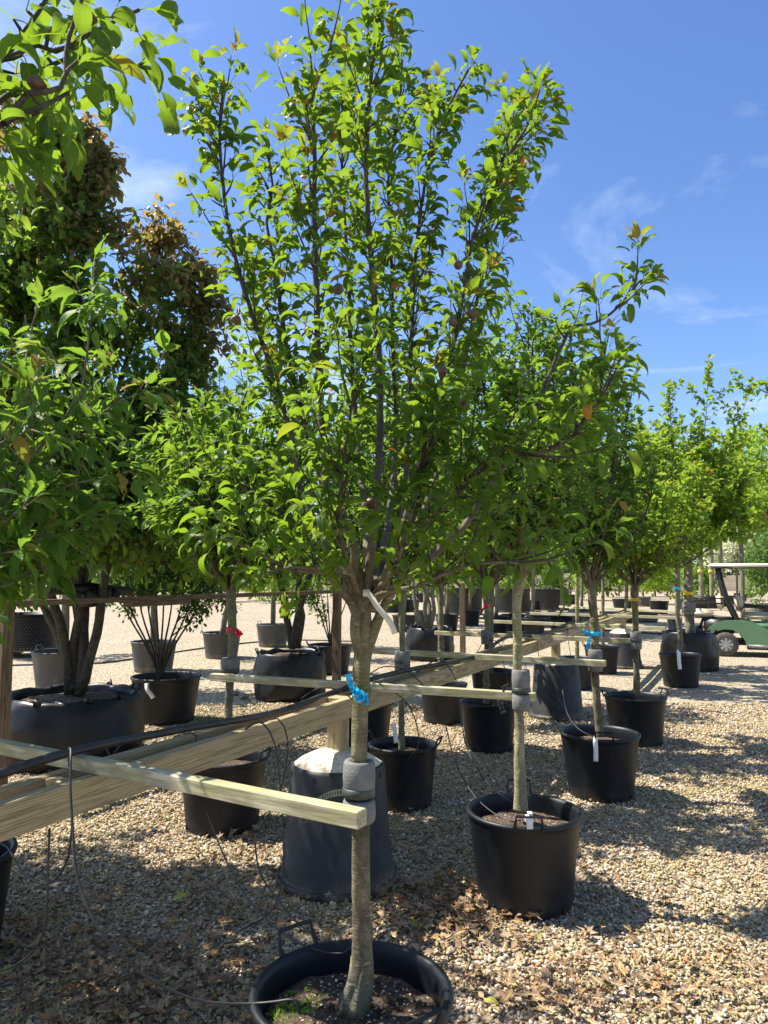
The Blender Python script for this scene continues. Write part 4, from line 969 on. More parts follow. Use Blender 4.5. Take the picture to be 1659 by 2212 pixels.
def fan_tree(name, base, trunk, tr, limbs, m_leaf, m_bark, tpl, size, label, cat='tree', group=None, solo=0, spacing=.05, leafn=(3, 4), spur=(.02, .12), side=6, side_len=(.15, .35), rise=.35, droop=0, newp=0, tmin=0, tmax=.95, limb_r=(.016, .004), tip_r=.003, lm=None, start=.12, jit=.5):
    """limbs: list of polylines (world points) starting at the fork"""
    t = empty(name, (base[0], base[1], base[2]), label, cat, group)
    trunk_part(t, trunk, tr, m_bark)
    L = Leaves(); TW = MB()
    for pl in limbs:
        L_ = limb(t, pl, limb_r[0], limb_r[1], lm or m_bark)
        spurs(L, TW, L_, start, spacing, leafn, size, spur, rise, droop, tmin=tmin, tmax=tmax, ctr=(base[0], base[1]), newp=newp, jit=jit)
        tot = len(L_)
        for k in range(side):
            i = random.randint(int(tot * .2), tot - 2); p = L_[i]; tdir = (L_[i + 1] - L_[i]).normalized()
            d = (perp_out(tdir, random.uniform(0, 6.28)) * .8 + tdir * .5 + UP * (.3 - droop * .5)).normalized()
            S = shoot(p, d, random.uniform(*side_len), .25 - droop)
            TW.tube(S, [.004 + (.0015 - .004) * q / (len(S) - 1) for q in range(len(S))], 5, False)
            spurs(L, None, S, .15, spacing * .9, (max(1, leafn[0] - 1), max(1, leafn[1] - 1)), size, (0.0, .02), rise, droop, tmin=tmin, tmax=tmax, newp=newp, jit=jit)
    o = TW.build('twigs', lm or m_bark, t); o['kind'] = 'stuff'
    foliage(L, tpl, m_leaf, t, solo)
    return t, L
def auto_limbs(fork, n, rad, top, spread=1.0, seed=0, low=.25, lean=(0, 0)):
    rnd = random.Random(seed); out = []
    for k in range(n):
        a = k * 2.399 + rnd.uniform(-.3, .3); q = math.sqrt((k + .5) / n); r_ = rad * q * rnd.uniform(.8, 1.1)
        zt = top - (top - fork[2]) * (low + .55) * q ** 2.2 * rnd.uniform(.6, 1.05) * .75
        f = Vector(fork); e = f + Vector((math.cos(a) * r_ + lean[0], math.sin(a) * r_ + lean[1], zt - f.z))
        m1 = f + Vector((math.cos(a) * r_ * .45, math.sin(a) * r_ * .45, (zt - f.z) * .25)); m2 = f + Vector((math.cos(a) * r_ * .82 + lean[0] * .5, math.sin(a) * r_ * .82 + lean[1] * .5, (zt - f.z) * .62))
        out.append([f + Vector((0, 0, -.03)) , m1 + Vector((rnd.gauss(0, .03), rnd.gauss(0, .03), 0)), m2 + Vector((rnd.gauss(0, .04), rnd.gauss(0, .04), 0)), e])
    return out

def main_tree():
    b = Vector((P1c[0] + .02, P1c[1], .36))
    t = empty('pear_tree', b, 'nearest young pear tree with upright fan of limbs and small red-brown fruit', 'pear tree')
    D0 = 2.16
    tr = trunk_part(t, [AY(770, 2175, 2.2), AY(776, 2150, 2.2), AY(783, 2080, 2.19), AY(781, 1950, 2.18), AY(779, 1800, 2.17), AY(776, 1650, 2.17), AY(778, 1520, 2.17), AY(782, 1420, 2.17), AY(786, 1345, 2.17), AY(783, 1290, 2.17), AY(772, 1230, 2.17)],
                    [.036, .032, .0265, .0255, .025, .0245, .0235, .0245, .025, .0215, .017], M_BARK, n=24, knot=.11, step=.02)
    # rough graft swelling at the foot
    g = MB(); g.tube([AY(762, 2190, 2.2), AY(768, 2160, 2.195), AY(775, 2120, 2.19), AY(780, 2070, 2.188)], [.042, .040, .033, .0255], 26, True, .45, 4)
    g.build('root_flare', M_BARKM, t)
    g = MB(); q = smooth_poly([AY(782, 1455, 2.165), AY(776, 1415, 2.155), AY(768, 1370, 2.15), AY(769, 1335, 2.15), AY(774, 1300, 2.155), AY(770, 1240, 2.16), AY(767, 1180, 2.15)], .015); g.tube(q, list(np.interp(np.linspace(0, 1, len(q)), [0, .2, .45, .6, 1], [.009, .0145, .0155, .0125, .0105])), 16, True, .2, 7); g.build('limb', M_BARK, t)
    g = MB(); q = smooth_poly([AY(786, 1450, 2.17), AY(796, 1400, 2.17), AY(810, 1355, 2.17), AY(830, 1310, 2.18), AY(856, 1262, 2.19), AY(880, 1215, 2.2)], .015); g.tube(q, list(np.interp(np.linspace(0, 1, len(q)), [0, .3, .6, 1], [.012, .0155, .0135, .010])), 16, True, .2, 8); g.build('limb', M_BARK, t)
    g = MB(); q = smooth_poly([AY(775, 1345, 2.16), AY(757, 1300, 2.13), AY(735, 1275, 2.1), AY(708, 1240, 2.06)], .015); g.tube(q, [.014 - .004 * i / len(q) for i in range(len(q))], 12, True, .2, 9); g.build('limb', M_BARK, t)
    D = D0
    LM = [
     ([(783, 1320, D), (762, 1262, 2.15), (766, 1190, 2.12), (738, 1110, 2.1), (706, 1060, 2.08), (697, 950, 2.07), (690, 850, 2.06), (686, 700, 2.05), (682, 560, 2.05), (678, 430, 2.04), (680, 300, 2.03), (672, 225, 2.03), (690, 160, 2.02), (716, 100, 2.02)], .015, .0045),
     ([(766, 1300, D), (740, 1240, 2.2), (700, 1160, 2.24), (650, 1060, 2.28), (630, 940, 2.3), (600, 850, 2.3), (570, 750, 2.3), (545, 680, 2.28), (520, 600, 2.26), (492, 480, 2.25), (480, 380, 2.24), (474, 280, 2.24), (480, 205, 2.24)], .012, .004),
     ([(790, 1300, D), (800, 1210, D), (812, 1100, 2.18), (818, 1000, 2.2), (821, 880, 2.2), (816, 740, 2.2), (805, 600, 2.19), (795, 470, 2.18), (791, 350, 2.17), (799, 200, 2.16), (810, 90, 2.15), (820, 0, 2.14), (826, -70, 2.13)], .015, .005),
     ([(802, 1320, D), (850, 1200, 2.22), (882, 1100, 2.28), (906, 1000, 2.32), (928, 900, 2.35), (975, 760, 2.38), (1000, 640, 2.38), (1020, 520, 2.36), (1052, 430, 2.34), (1100, 330, 2.33), (1142, 268, 2.32), (1165, 195, 2.32)], .013, .004),
     ([(806, 1300, D), (860, 1190, 2.1), (940, 1112, 2.04), (1000, 1052, 2.0), (1040, 1010, 1.97), (1092, 966, 1.95), (1125, 982, 1.93), (1180, 976, 1.91), (1235, 942, 1.90), (1275, 890, 1.90), (1310, 840, 1.9), (1335, 790, 1.9)], .013, .003),
     ([(814, 1290, D), (870, 1250, 2.2), (940, 1195, 2.22), (1000, 1140, 2.24), (1080, 1020, 2.25), (1140, 930, 2.25), (1180, 830, 2.24), (1214, 745, 2.23), (1236, 706, 2.22), (1275, 700, 2.21), (1318, 678, 2.2), (1350, 645, 2.2), (1385, 605, 2.2)], .014, .003),
     ([(800, 1290, 2.13), (840, 1278, 2.06), (900, 1266, 2.02), (960, 1240, 1.98), (1020, 1218, 1.95), (1120, 1215, 1.9), (1200, 1212, 1.87)], .008, .003),
     ([(764, 1250, D), (700, 1236, 2.06), (620, 1228, 2.0), (550, 1190, 1.95), (490, 1165, 1.92), (430, 1160, 1.9)], .009, .003),
     ([(770, 1300, D), (735, 1270, 2.1), (706, 1236, 2.06), (640, 1225, 2.0), (560, 1240, 1.96)], .012, .003),
     ([(830, 1270, D), (866, 1160, 2.3), (880, 950, 2.45), (886, 800, 2.5), (892, 650, 2.5), (903, 500, 2.5), (922, 380, 2.48), (955, 260, 2.46), (1012, 150, 2.45)], .012, .004),
     ([(765, 1250, D), (722, 1130, 2.3), (682, 1000, 2.42), (640, 850, 2.46), (612, 700, 2.46), (592, 560, 2.45), (576, 480, 2.44), (588, 400, 2.44), (572, 300, 2.42)], .013, .0035),
     ([(830, 1260, D), (875, 1180, 2.4), (925, 1080, 2.5), (962, 960, 2.55), (1000, 800, 2.58), (1036, 620, 2.58), (1062, 450, 2.56), (1086, 350, 2.55), (1110, 240, 2.55)], .014, .0035),
     ([(795, 1270, D), (790, 1120, 2.4), (770, 950, 2.62), (760, 780, 2.66), (752, 600, 2.66), (742, 420, 2.64), (738, 280, 2.62), (745, 130, 2.6)], .014, .0035),
     ([(810, 1270, D), (840, 1120, 2.45), (856, 950, 2.7), (850, 780, 2.72), (846, 560, 2.72), (840, 380, 2.7), (860, 240, 2.68), (870, 130, 2.66)], .014, .0035),
     ([(800, 1290, D), (850, 1230, 2.0), (880, 1150, 1.92), (900, 1060, 1.88), (915, 960, 1.86), (905, 860, 1.86)], .009, .003),
     ([(780, 1290, D), (740, 1180, 1.98), (735, 1080, 1.92), (745, 980, 1.9), (760, 880, 1.88), (770, 800, 1.88)], .009, .003),
     ([(812, 1290, D), (870, 1240, 2.3), (960, 1170, 2.5), (1060, 1100, 2.6), (1130, 1060, 2.65), (1200, 990, 2.68)], .010, .003),
     ([(762, 1262, D), (700, 1180, 2.2), (620, 1120, 2.3), (540, 1060, 2.34), (470, 1040, 2.36)], .010, .003),
    ]
    L = Leaves(); TW = MB(); lines = []
    for (pl, r0, r1) in LM:
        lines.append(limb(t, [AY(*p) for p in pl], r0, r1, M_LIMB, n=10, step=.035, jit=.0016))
    for li, L_ in enumerate(lines):
        st = .36 if li in (0, 1, 2, 3, 9, 10, 11, 12, 13) else .28
        spurs(L, TW, L_, st if li not in (6, 7, 8, 14, 15) else .22, .030 if li < 3 or li in (6, 7, 8) else (.085 if li == 5 else .024), (3, 5), .071, (.012, .065), .45, 0, newp=.02, ctr=(b.x, b.y))
        n = len(L_)
        for k in range({5: 3, 6: 4, 7: 3, 8: 2}.get(li, 15)):
            i = random.randint(int(n * (.35 if li != 5 else .72)), n - 2); td = (L_[i + 1] - L_[i]).normalized()
            oc = Vector((L_[i].x - b.x, L_[i].y - b.y, 0)); oc = oc.normalized() if oc.length > .05 else rv(1)
            d = (perp_out(td, random.uniform(0, 6.28)) * .6 + td * .9 + UP * .4 + oc * .25).normalized()
            S = shoot(L_[i], d, random.uniform(.09, .27), .45)
            TW.tube(S, [.0035 - .002 * q / (len(S) - 1) for q in range(len(S))], 5, False)
            spurs(L, None, S, .2, .024, (1, 2), .072, (0.0, .012), .4, 0, newp=.06)
    o = TW.build('twigs', M_BARKD, t); o['kind'] = 'stuff'
    # small pears with a dried flower end
    for (px, py, d) in [(1020, 678, 2.1), (978, 694, 2.15), (990, 572, 2.15), (730, 625, 2.0), (666, 714, 2.02), (800, 1086, 2.0), (805, 1104, 2.0), (955, 800, 2.12), (1000, 870, 2.1), (1130, 1165, 1.9), (510, 690, 2.2)]:
        p = AY(px, py, d); r_ = random.uniform(.012, .016); f = MB()
        ax = (rv(.6) + Vector((.3, -.4, -.6))).normalized(); q = ax.to_track_quat('Z', 'Y').to_matrix(); b2 = MB()
        b2.lathe([(.001, -r_ * 1.9), (.0025, -r_ * 1.8), (r_ * .4, -r_ * 1.2), (r_ * .75, -r_ * .5), (r_, .15 * r_), (r_ * .9, r_ * .7), (r_ * .5, r_ * 1.05), (r_ * .25, r_ * 1.0), (r_ * .3, r_ * 1.25), (.001, r_ * 1.1)], 16)
        f.add([p + q @ Vector(v) for v in b2.v], b2.f)
        st = p - q @ Vector((0, 0, r_ * 1.8)); f.tube([st, st + Vector((0, .01, .02)), st + Vector((0, .02, .05))], .0015, 5)
        tag(f.build('pear', M_PEAR_FRUIT, t), None)
    foliage(L, 'pear_hi', M_PEAR, t, 300)
    print('main leaves', len(L.P))
main_tree()

# tree standing just outside the frame at left whose outer twigs hang into the top left corner
def corner_tree():
    b = (-.93, .55, 0)
    t = empty('pear_tree', b, 'near pear tree whose leafy twigs hang into the top left corner', 'pear tree')
    trunk_part(t, [(-.93, .55, 0.36), (-.93, .56, 1.0), (-.92, .57, 1.45)], [.035, .028, .03], M_BARK)
    L = Leaves(); TW = MB()
    F = Vector((-.92, .57, 1.4))
    def P_(px, py, d): return AY(px, py, d)
    lims = [[F, Vector((-.8, .75, 1.75)), P_(-60, 300, .98), P_(10, 270, 1.0), P_(60, 200, 1.02), P_(130, 190, 1.03), P_(150, 80, 1.05), P_(190, -40, 1.06)],
            [F, Vector((-.8, .8, 1.8)), P_(-80, 340, .95), P_(0, 270, 1.0), P_(90, 230, 1.03), P_(150, 200, 1.05)],
            [F, Vector((-.75, .85, 1.9)), P_(0, 130, 1.08), P_(120, 110, 1.12), P_(220, 60, 1.15), P_(300, 20, 1.16)],
            [F, Vector((-.85, .75, 1.8)), P_(-60, 180, 1.1), P_(60, 60, 1.12), P_(130, -60, 1.15)],
            [F, Vector((-.7, .8, 1.9)), P_(90, 150, 1.2), P_(190, 130, 1.24), P_(280, 150, 1.26), P_(320, 120, 1.28)]]
    for pl in lims:
        L_ = limb(t, pl, .011, .003, M_BARKD, 8, .03, .001)
        spurs(L, TW, L_, .55, .040, (2, 4), .080, (.01, .04), .2, .45, ctr=(b[0], b[1]))
    for pl in auto_limbs(F, 12, .48, 3.0, seed=5):
        L_ = limb(t, pl, .012, .003, M_BARKD, 6, .08)
        # the rest of its crown, out of the frame, only shades the ground
        LL = Leaves(); spurs(LL, None, L_, .2, .06, (3, 4), .085, (.01, .06), .3, .2)
        for p, d, n, s, tt in zip(LL.P, LL.D, LL.N, LL.S, LL.T):
            u, v, c_ = PROJ(p)
            if c_ < .1 or u < -60 or v < -60: L.add(p, d, n, s, tt)
    for (px, py, d) in [(187, 38, 1.02), (78, 180, 1.04)]:
        p = P_(px, py, d); f = MB(); r_ = .0115
        b2 = MB(); b2.lathe([(.001, -r_ * 1.5), (r_ * .5, -r_ * 1.1), (r_ * .95, -r_ * .3), (r_, .3 * r_), (r_ * .6, r_ * .95), (r_ * .25, r_ * 1.0), (r_ * .35, r_ * 1.4), (.001, r_ * 1.1)], 16)
        q = Vector((.9, -.1, -.4)).to_track_quat('Z', 'Y').to_matrix(); f.add([p + q @ Vector(v) for v in b2.v], b2.f); f.build('pear', M_PEAR_FRUIT, t)
    o = TW.build('twigs', M_BARKD, t); o['kind'] = 'stuff'
    foliage(L, 'pear_hi', M_PEAR, t, 150)
corner_tree()

# large-leaved cherry at the left edge
def left_cherry():
    b = (PA1[0], PA1[1], .36)
    t = empty('cherry_tree', b, 'large-leaved cherry at the left edge with a bare grey leader and drooping leaves', 'cherry tree')
    trunk_part(t, [(PA1[0], PA1[1], .36), (PA1[0], PA1[1], 1.0), (PA1[0] + .03, PA1[1], 1.5)], [.035, .03, .03], M_BARKM)
    F = Vector((PA1[0] + .03, PA1[1], 1.45)); P_ = AY
    lims = [[F, P_(-20, 1120, 3.1), P_(90, 1080, 3.0), P_(150, 960, 2.95), P_(176, 850, 2.93), P_(190, 740, 2.92), P_(200, 660, 2.92), P_(205, 560, 2.92)],
            [F, P_(0, 1150, 3.1), P_(120, 1060, 2.9), P_(240, 1030, 2.8), P_(290, 1015, 2.75)],
            [F, P_(20, 1100, 3.0), P_(150, 950, 2.9), P_(260, 868, 2.8), P_(330, 845, 2.76)],
            [F, P_(10, 1080, 2.9), P_(90, 960, 2.75), P_(160, 860, 2.7), P_(115, 770, 2.68), P_(95, 750, 2.66)],
            [F, P_(-60, 1000, 3.0), P_(-30, 850, 2.9), P_(20, 760, 2.85), P_(70, 700, 2.8), P_(80, 655, 2.8)],
            [F, P_(-60, 1080, 2.9), P_(-20, 980, 2.7), P_(50, 930, 2.6), P_(100, 940, 2.55)],
            [F, P_(40, 1180, 3.0), P_(150, 1150, 2.9), P_(230, 1120, 2.85)],
            [F, P_(-40, 1180, 2.8), P_(20, 1120, 2.6), P_(60, 1080, 2.5)], [F, P_(-60, 1250, 2.8), P_(-10, 1200, 2.6), P_(40, 1190, 2.5)], [F, P_(-30, 1240, 2.9), P_(60, 1170, 2.75), P_(130, 1150, 2.7)], [F, P_(-80, 1200, 2.7), P_(-60, 1300, 2.5), P_(-20, 1330, 2.45)],
            [F, P_(-120, 1000, 3.2), P_(-140, 800, 3.3), P_(-100, 600, 3.3)],
            [F, P_(10, 1050, 3.2), P_(80, 900, 3.3), P_(110, 800, 3.3)],
            [F, P_(-50, 1100, 3.3), P_(40, 980, 3.5), P_(190, 940, 3.5)], [F, P_(0, 1250, 3.0), P_(90, 1230, 2.8), P_(130, 1220, 2.75)]]
    L = Leaves(); TW = MB()
    for i, pl in enumerate(lims):
        L_ = limb(t, pl, .012, .003, M_BARKM, 8, .04, .002)
        spurs(L, TW, L_, .30, .085, (2, 4), .135, (.01, .07), .15, .45, newp=.05, ctr=(b[0], b[1]), jit=.45)
        for k in range(4):
            j = random.randint(int(len(L_) * .45), len(L_) - 2); S = shoot(L_[j], (rv(1) + Vector((.25, -.2, .1))).normalized(), random.uniform(.1, .25), .1)
            TW.tube(S, .0025, 5, False); spurs(L, None, S, .2, .06, (1, 3), .115, (0, .02), .15, .45, newp=.05)
    for pl in auto_limbs(F, 16, .75, 3.4, seed=15, lean=(-.35, .1)):
        L_ = limb(t, pl, .012, .003, M_BARKM, 6, .08)
        LL = Leaves(); spurs(LL, None, L_, .2, .05, (4, 5), .11, (.01, .12), .2, .4)
        for p, d, n, s, tt in zip(LL.P, LL.D, LL.N, LL.S, LL.T):
            if PROJ(p)[0] < -25: L.add(p, d, n, s, tt)
    # the tuft on top of the leader
    for k in range(46): 
        p = P_(215 + random.gauss(0, 26), 660 + random.gauss(0, 26), 2.92 + random.gauss(0, .06)); L.add(p, (rv(1) + Vector((0, 0, -.1))).normalized(), UP + rv(.4), random.uniform(.06, .10), random.uniform(.6, .97))
    o = TW.build('twigs', M_BARKM, t); o['kind'] = 'stuff'
    foliage(L, 'cherry_hi', M_CHERRY, t, 250)
left_cherry()
# its neighbour out of frame to the left: only the shade it throws is seen
t_, _ = fan_tree('cherry_tree', (-2.75, 1.55, .36), [(-2.75, 1.55, .36), (-2.75, 1.55, 1.5)], [.035, .03], auto_limbs((-2.75, 1.55, 1.45), 12, .62, 3.3, seed=9), M_CHERRY, M_BARKM, 'cherry_mid', .10, 'cherry tree beyond the left edge of the photo, known by its shade', 'cherry tree', None, 0, .08, (3, 4), (.02, .1), 4, droop=.3)

def row_tree(base, tr_px, d, fork, n, rad, top, mleaf, mbark, label, cat, seed, tpl='low', size=.06, solo=0, trr=(.034, .03, .034), spacing=.05, leafn=(3, 4), side=6, group='young trees tied to the crossbars', newp=.02, droop=0, extra=(), lean=(0, 0), spur=(.02, .12), rise=.35, name='pear_tree', sl=(.15, .35), jit=.5):
    tr = [AY(px, py, d) for px, py in tr_px]; F = tr[-1]
    spacing = spacing * .7; size = size * (1.0 if d < 4 else 1.12); side = int(side * 1.3); n = n + 3
    limbs = auto_limbs(tuple(F), n, rad * 1.08, top - (.25 if d > 7 else 0), seed=seed, lean=lean) + [[F] + list(e) for e in extra]
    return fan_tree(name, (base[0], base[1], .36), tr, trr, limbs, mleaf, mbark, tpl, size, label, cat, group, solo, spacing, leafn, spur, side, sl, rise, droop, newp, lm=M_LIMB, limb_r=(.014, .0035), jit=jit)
row_tree(P2c, [(1125, 1750), (1122, 1640), (1122, 1560), (1117, 1480), (1118, 1400), (1117, 1300), (1128, 1240)], 3.80, None, 15, .42, 3.0, M_PEAR2, M_BARKG, 'second pear tree in the right-hand row, pale knobbly trunk', 'pear tree', 3, 'pear_mid', .066, 200, (.036, .027, .0235, .022, .023, .022, .026), .045, (3, 4), 7)
row_tree(P3c, [(1296, 1590), (1290, 1520), (1284, 1430), (1286, 1370), (1280, 1300), (1276, 1265)], 5.58, None, 14, .55, 3.25, M_PEAR2, M_BARK, 'young tree with blue bow on its brown trunk, third in the right-hand row', 'pear tree', 4, 'low', .062, 0, (.034, .028, .028, .029, .029, .032), .055, (3, 5), 9)
row_tree(P4c, [(1376, 1500), (1374, 1420), (1373, 1350), (1371, 1300), (1372, 1262)], 7.25, None, 13, .75, 3.25, M_LIME, M_BARK, 'bright green young tree with yellow ribbon and a long limb leaning right', 'young tree', 5, 'low', .062, 0, (.034, .028, .027, .03, .038), .055, (3, 5), 10, extra=[[AY(1400, 1180, 7.2), AY(1425, 1060, 7.2), AY(1445, 950, 7.2)]], newp=.03)
row_tree(P5c, [(1468, 1415), (1470, 1370), (1464, 1330), (1462, 1225)], 10.95, None, 12, .62, 3.1, M_LIME, M_BARKM, 'small forked young tree in the pot in front of the tall root bag', 'young tree', 6, 'low', .068, 0, (.038, .034, .032, .034), .08, (3, 5), 7, newp=.02)
row_tree(PAc, [(493, 1640), (493, 1560), (497, 1462), (502, 1380), (500, 1310), (498, 1270)], 4.88, None, 13, .60, 2.9, M_CHERRY, M_BARKM, 'cherry tree with red ribbon, yellow-green leaves left of the nearest tree', 'cherry tree', 7, 'cherry_mid', .090, 220, (.028, .026, .026, .027, .030, .03), .07, (3, 5), 7, newp=.05, rise=.1, lean=(-.05, .32), extra=[[AY(560, 1150, 5.0), AY(600, 980, 5.1), AY(640, 860, 5.2)], [AY(430, 1150, 4.8), AY(370, 1120, 4.7), AY(345, 1130, 4.7)], [AY(440, 1060, 4.9), AY(380, 1000, 4.9), AY(330, 960, 4.9)], [AY(520, 1060, 4.7), AY(510, 920, 4.7), AY(540, 830, 4.7)]], name='cherry_tree', droop=.12)
row_tree(PBc, [(868, 1620), (867, 1500), (869, 1412), (868, 1340), (866, 1280)], 5.33, None, 12, .55, 3.2, M_PEAR2, M_BARKM, 'thin-trunked young tree directly behind the nearest pear tree', 'pear tree', 8, 'low', .066, 0, (.024, .021, .02, .021, .024), .06, (3, 4), 7)
row_tree(PCc, [(1050, 1520), (1051, 1440), (1052, 1375), (1052, 1300), (1052, 1262)], 6.98, None, 13, .65, 3.3, M_PEAR2, M_BARKM, 'young tree with small red ribbon behind the second crossbar', 'pear tree', 9, 'low', .068, 0, (.028, .025, .024, .025, .028), .065, (3, 4), 8)
row_tree((-.2, 7.0), [(785, 1520), (785, 1400), (786, 1270)], 7.0, None, 11, .6, 3.1, M_CHERRY, M_BARKM, 'cherry standing hidden behind the nearest trunk', 'cherry tree', 10, 'low', .085, 0, (.035, .03, .032), .09, (3, 4), 6, name='cherry_tree', droop=.2)
row_tree((.66, 8.35), [(953, 1465), (952, 1380), (952, 1265)], 8.35, None, 11, .6, 3.3, M_LIME, M_BARKM, 'light green young tree behind the fourth crossbar end', 'young tree', 11, 'low', .07, 0, (.035, .032, .034), .08, (3, 4), 6)
row_tree((1.35, 9.3), [(1060, 1455), (1060, 1380), (1062, 1262)], 9.3, None, 11, .65, 3.4, M_PEAR2, M_BARKM, 'young tree behind the second upturned pot, crown filling the gap', 'young tree', 12, 'low', .075, 0, (.036, .032, .034), .08, (3, 4), 6)
row_tree((2.73, 10.73), [(1246, 1430), (1247, 1370), (1246, 1230)], 10.7, None, 12, .75, 4.0, M_PEAR2, M_BARKG, 'young tree with thin pale trunk left of the blue bow trunk', 'young tree', 13, 'low', .08, 0, (.030, .026, .028), .085, (3, 4), 7)
row_tree((3.62, 12.45), [(1302, 1395), (1302, 1340), (1303, 1220)], 12.4, None, 12, .8, 4.2, M_LIME, M_BARKM, 'young tree with blue tape behind the farthest upturned pot', 'young tree', 14, 'low', .085, 0, (.030, .026, .028), .09, (3, 5), 7)
# thick-trunked cherry with three spires
lim = [[AY(1480, 1100, 12.9), AY(1455, 980, 12.9), AY(1445, 830, 12.9)], [AY(1500, 1050, 12.9), AY(1520, 950, 12.9), AY(1530, 825, 12.9)], [AY(1530, 1050, 12.9), AY(1580, 950, 12.9), AY(1618, 850, 12.9)],
       [AY(1560, 1090, 12.5), AY(1620, 1030, 12.3), AY(1690, 960, 12.2)], [AY(1500, 1100, 12.0), AY(1490, 1030, 11.8), AY(1500, 980, 11.7)], [AY(1440, 1100, 13.2), AY(1410, 1020, 13.3), AY(1400, 930, 13.3)],
       [AY(1570, 1140, 12.6), AY(1650, 1110, 12.5), AY(1720, 1080, 12.5)], [AY(1530, 1090, 13.6), AY(1570, 1020, 13.8), AY(1590, 930, 13.8)]]
row_tree((5.33, 12.95), [(1492, 1378), (1488, 1310), (1487, 1240), (1487, 1190)], 12.95, None, 8, 1.0, 4.2, M_LIME, M_BARKM, 'tall cherry with three leafy spires and the thickest trunk, beside the buggy', 'cherry tree', 15, 'low', .105, 0, (.085, .078, .075, .07), .07, (4, 5), 12, newp=.05, extra=lim, name='cherry_tree', group=None, sl=(.25, .6), droop=.15, spur=(.02, .2))
ribbon((TT.x, TT.y), AY(1488, 1282, 12.9).z, .082, M_YEL, 'yellow ribbon on the thickest trunk by the buggy', [([AY(1484, 1280, 12.8), AY(1476, 1278, 12.8)], .05), ([AY(1492, 1281, 12.8), AY(1498, 1287, 12.8)], .05)], .05)
ribbon((AY(1462, 1271, 10.95).x, 10.95), AY(1462, 1271, 10.95).z, .04, M_BLUE, 'blue tape band on the forked tree by the root bag', [], .045)

# multi-stem trees
def multistem(base, stems, m_leaf, m_bark, tpl, size, label, cat, group, crown, nleaf, seed, tmin=0, tmax=.95, droop=.5, sr=(.05, .012), solo=0, name='multi_stem_tree', clump=.16, per=9, sizes=(.7, 1.15), bronze=None):
    """stems: polylines; crown: list of (centre, radii) ellipsoids that clumps of leaves fill, heavier outside"""
    rnd = random.Random(seed); t = empty(name, base, label, cat, group)
    tips = []; LN = []
    for st in stems:
        L_ = smooth_poly([Vector(p) for p in st], .12); k = len(L_); rr = [sr[0] + (sr[1] - sr[0]) * (i / (k - 1)) for i in range(k)]
        b = MB(); b.tube(L_, rr, 10, True, .15, seed); b.build('stem', m_bark, t); LN += L_[int(k * .35):]
    TW = MB(); L = Leaves(); L2 = Leaves(); nb = max(10, nleaf // (per * 7)); tot = sum(c[1][0] * c[1][1] * c[1][2] for c in crown)
    for (c, rad) in crown:
        c = Vector(c); nn = int(nb * rad[0] * rad[1] * rad[2] / tot) + 3
        for k in range(nn):
            dv = rv(1); q = rnd.uniform(.45, 1.0) ** .6
            if rnd.random() < .22: q *= rnd.uniform(1.1, 1.45)
            e = c + Vector((dv.x * rad[0] * q, dv.y * rad[1] * q, dv.z * rad[2] * q))
            near = min(rnd.sample(LN, min(24, len(LN))), key=lambda p: (p - e).length + max(0, p.z - e.z) * .6)
            mid = near.lerp(e, .5) + Vector((0, 0, .12)) + rv(.06)
            S = smooth_poly([near, mid, e], .12)
            TW.tube(S, [.009 + (.002 - .009) * i / (len(S) - 1) for i in range(len(S))], 5, False)
            for j in range(7):
                f = .35 + .65 * (j + rnd.random()) / 7; ii = min(len(S) - 1, int(f * (len(S) - 1))); p = S[ii]
                cc = p + rv(clump * .6)
                for g in range(per):
                    pp = cc + rv(clump) * rnd.random() ** .6; pp.z += rnd.uniform(-.02, .05)
                    d = (rv(.8) + (pp - c).normalized() * .35 + UP * (.15 - droop)).normalized()
                    br = bronze is not None and ((pp.z - bronze[0]) / bronze[1] + (pp.x - base[0]) * bronze[2] + rnd.gauss(0, .35)) > .5
                    tt = rnd.uniform(tmin, tmax)
                    (L2 if br else L).add(pp, d, UP + rv(.7), size * rnd.uniform(*sizes), tt)
    o = TW.build('twigs', M_BARKD, t); o['kind'] = 'stuff'
    foliage(L, tpl, m_leaf, t, solo)
    if len(L2.P): foliage(L2, tpl, M_BRONZE, t, 0, 'bronze_foliage')
    return t
BL = Vector((-2.70, 6.72, .5))
def S_(*a): return [AY(px, py, d) for px, py, d in a]
stems = [S_((150, 1500, 6.72), (145, 1420, 6.7), (128, 1340, 6.7), (108, 1280, 6.7), (95, 1180, 6.8), (60, 1000, 6.9), (40, 800, 7.0), (60, 560, 7.0)),
         S_((165, 1500, 6.75), (158, 1400, 6.75), (172, 1330, 6.75), (168, 1230, 6.75), (160, 1100, 6.7), (150, 900, 6.7), (170, 640, 6.8), (200, 400, 6.8), (215, 280, 6.8)),
         S_((172, 1500, 6.7), (180, 1420, 6.72), (182, 1330, 6.8), (190, 1240, 6.8), (200, 1100, 6.9), (240, 900, 7.1), (300, 700, 7.2), (370, 520, 7.3)),
         S_((175, 1495, 6.7), (200, 1400, 6.68), (215, 1340, 6.7), (222, 1270, 6.7), (250, 1150, 6.7), (300, 1000, 6.8), (380, 820, 6.9), (440, 640, 7.0)),
         S_((158, 1490, 6.7), (130, 1380, 6.9), (95, 1310, 7.0), (70, 1230, 7.0), (20, 1050, 7.1), (-80, 800, 7.2)),
         S_((168, 1500, 6.8), (175, 1380, 6.9), (150, 1200, 7.1), (120, 900, 7.4), (130, 600, 7.5))]
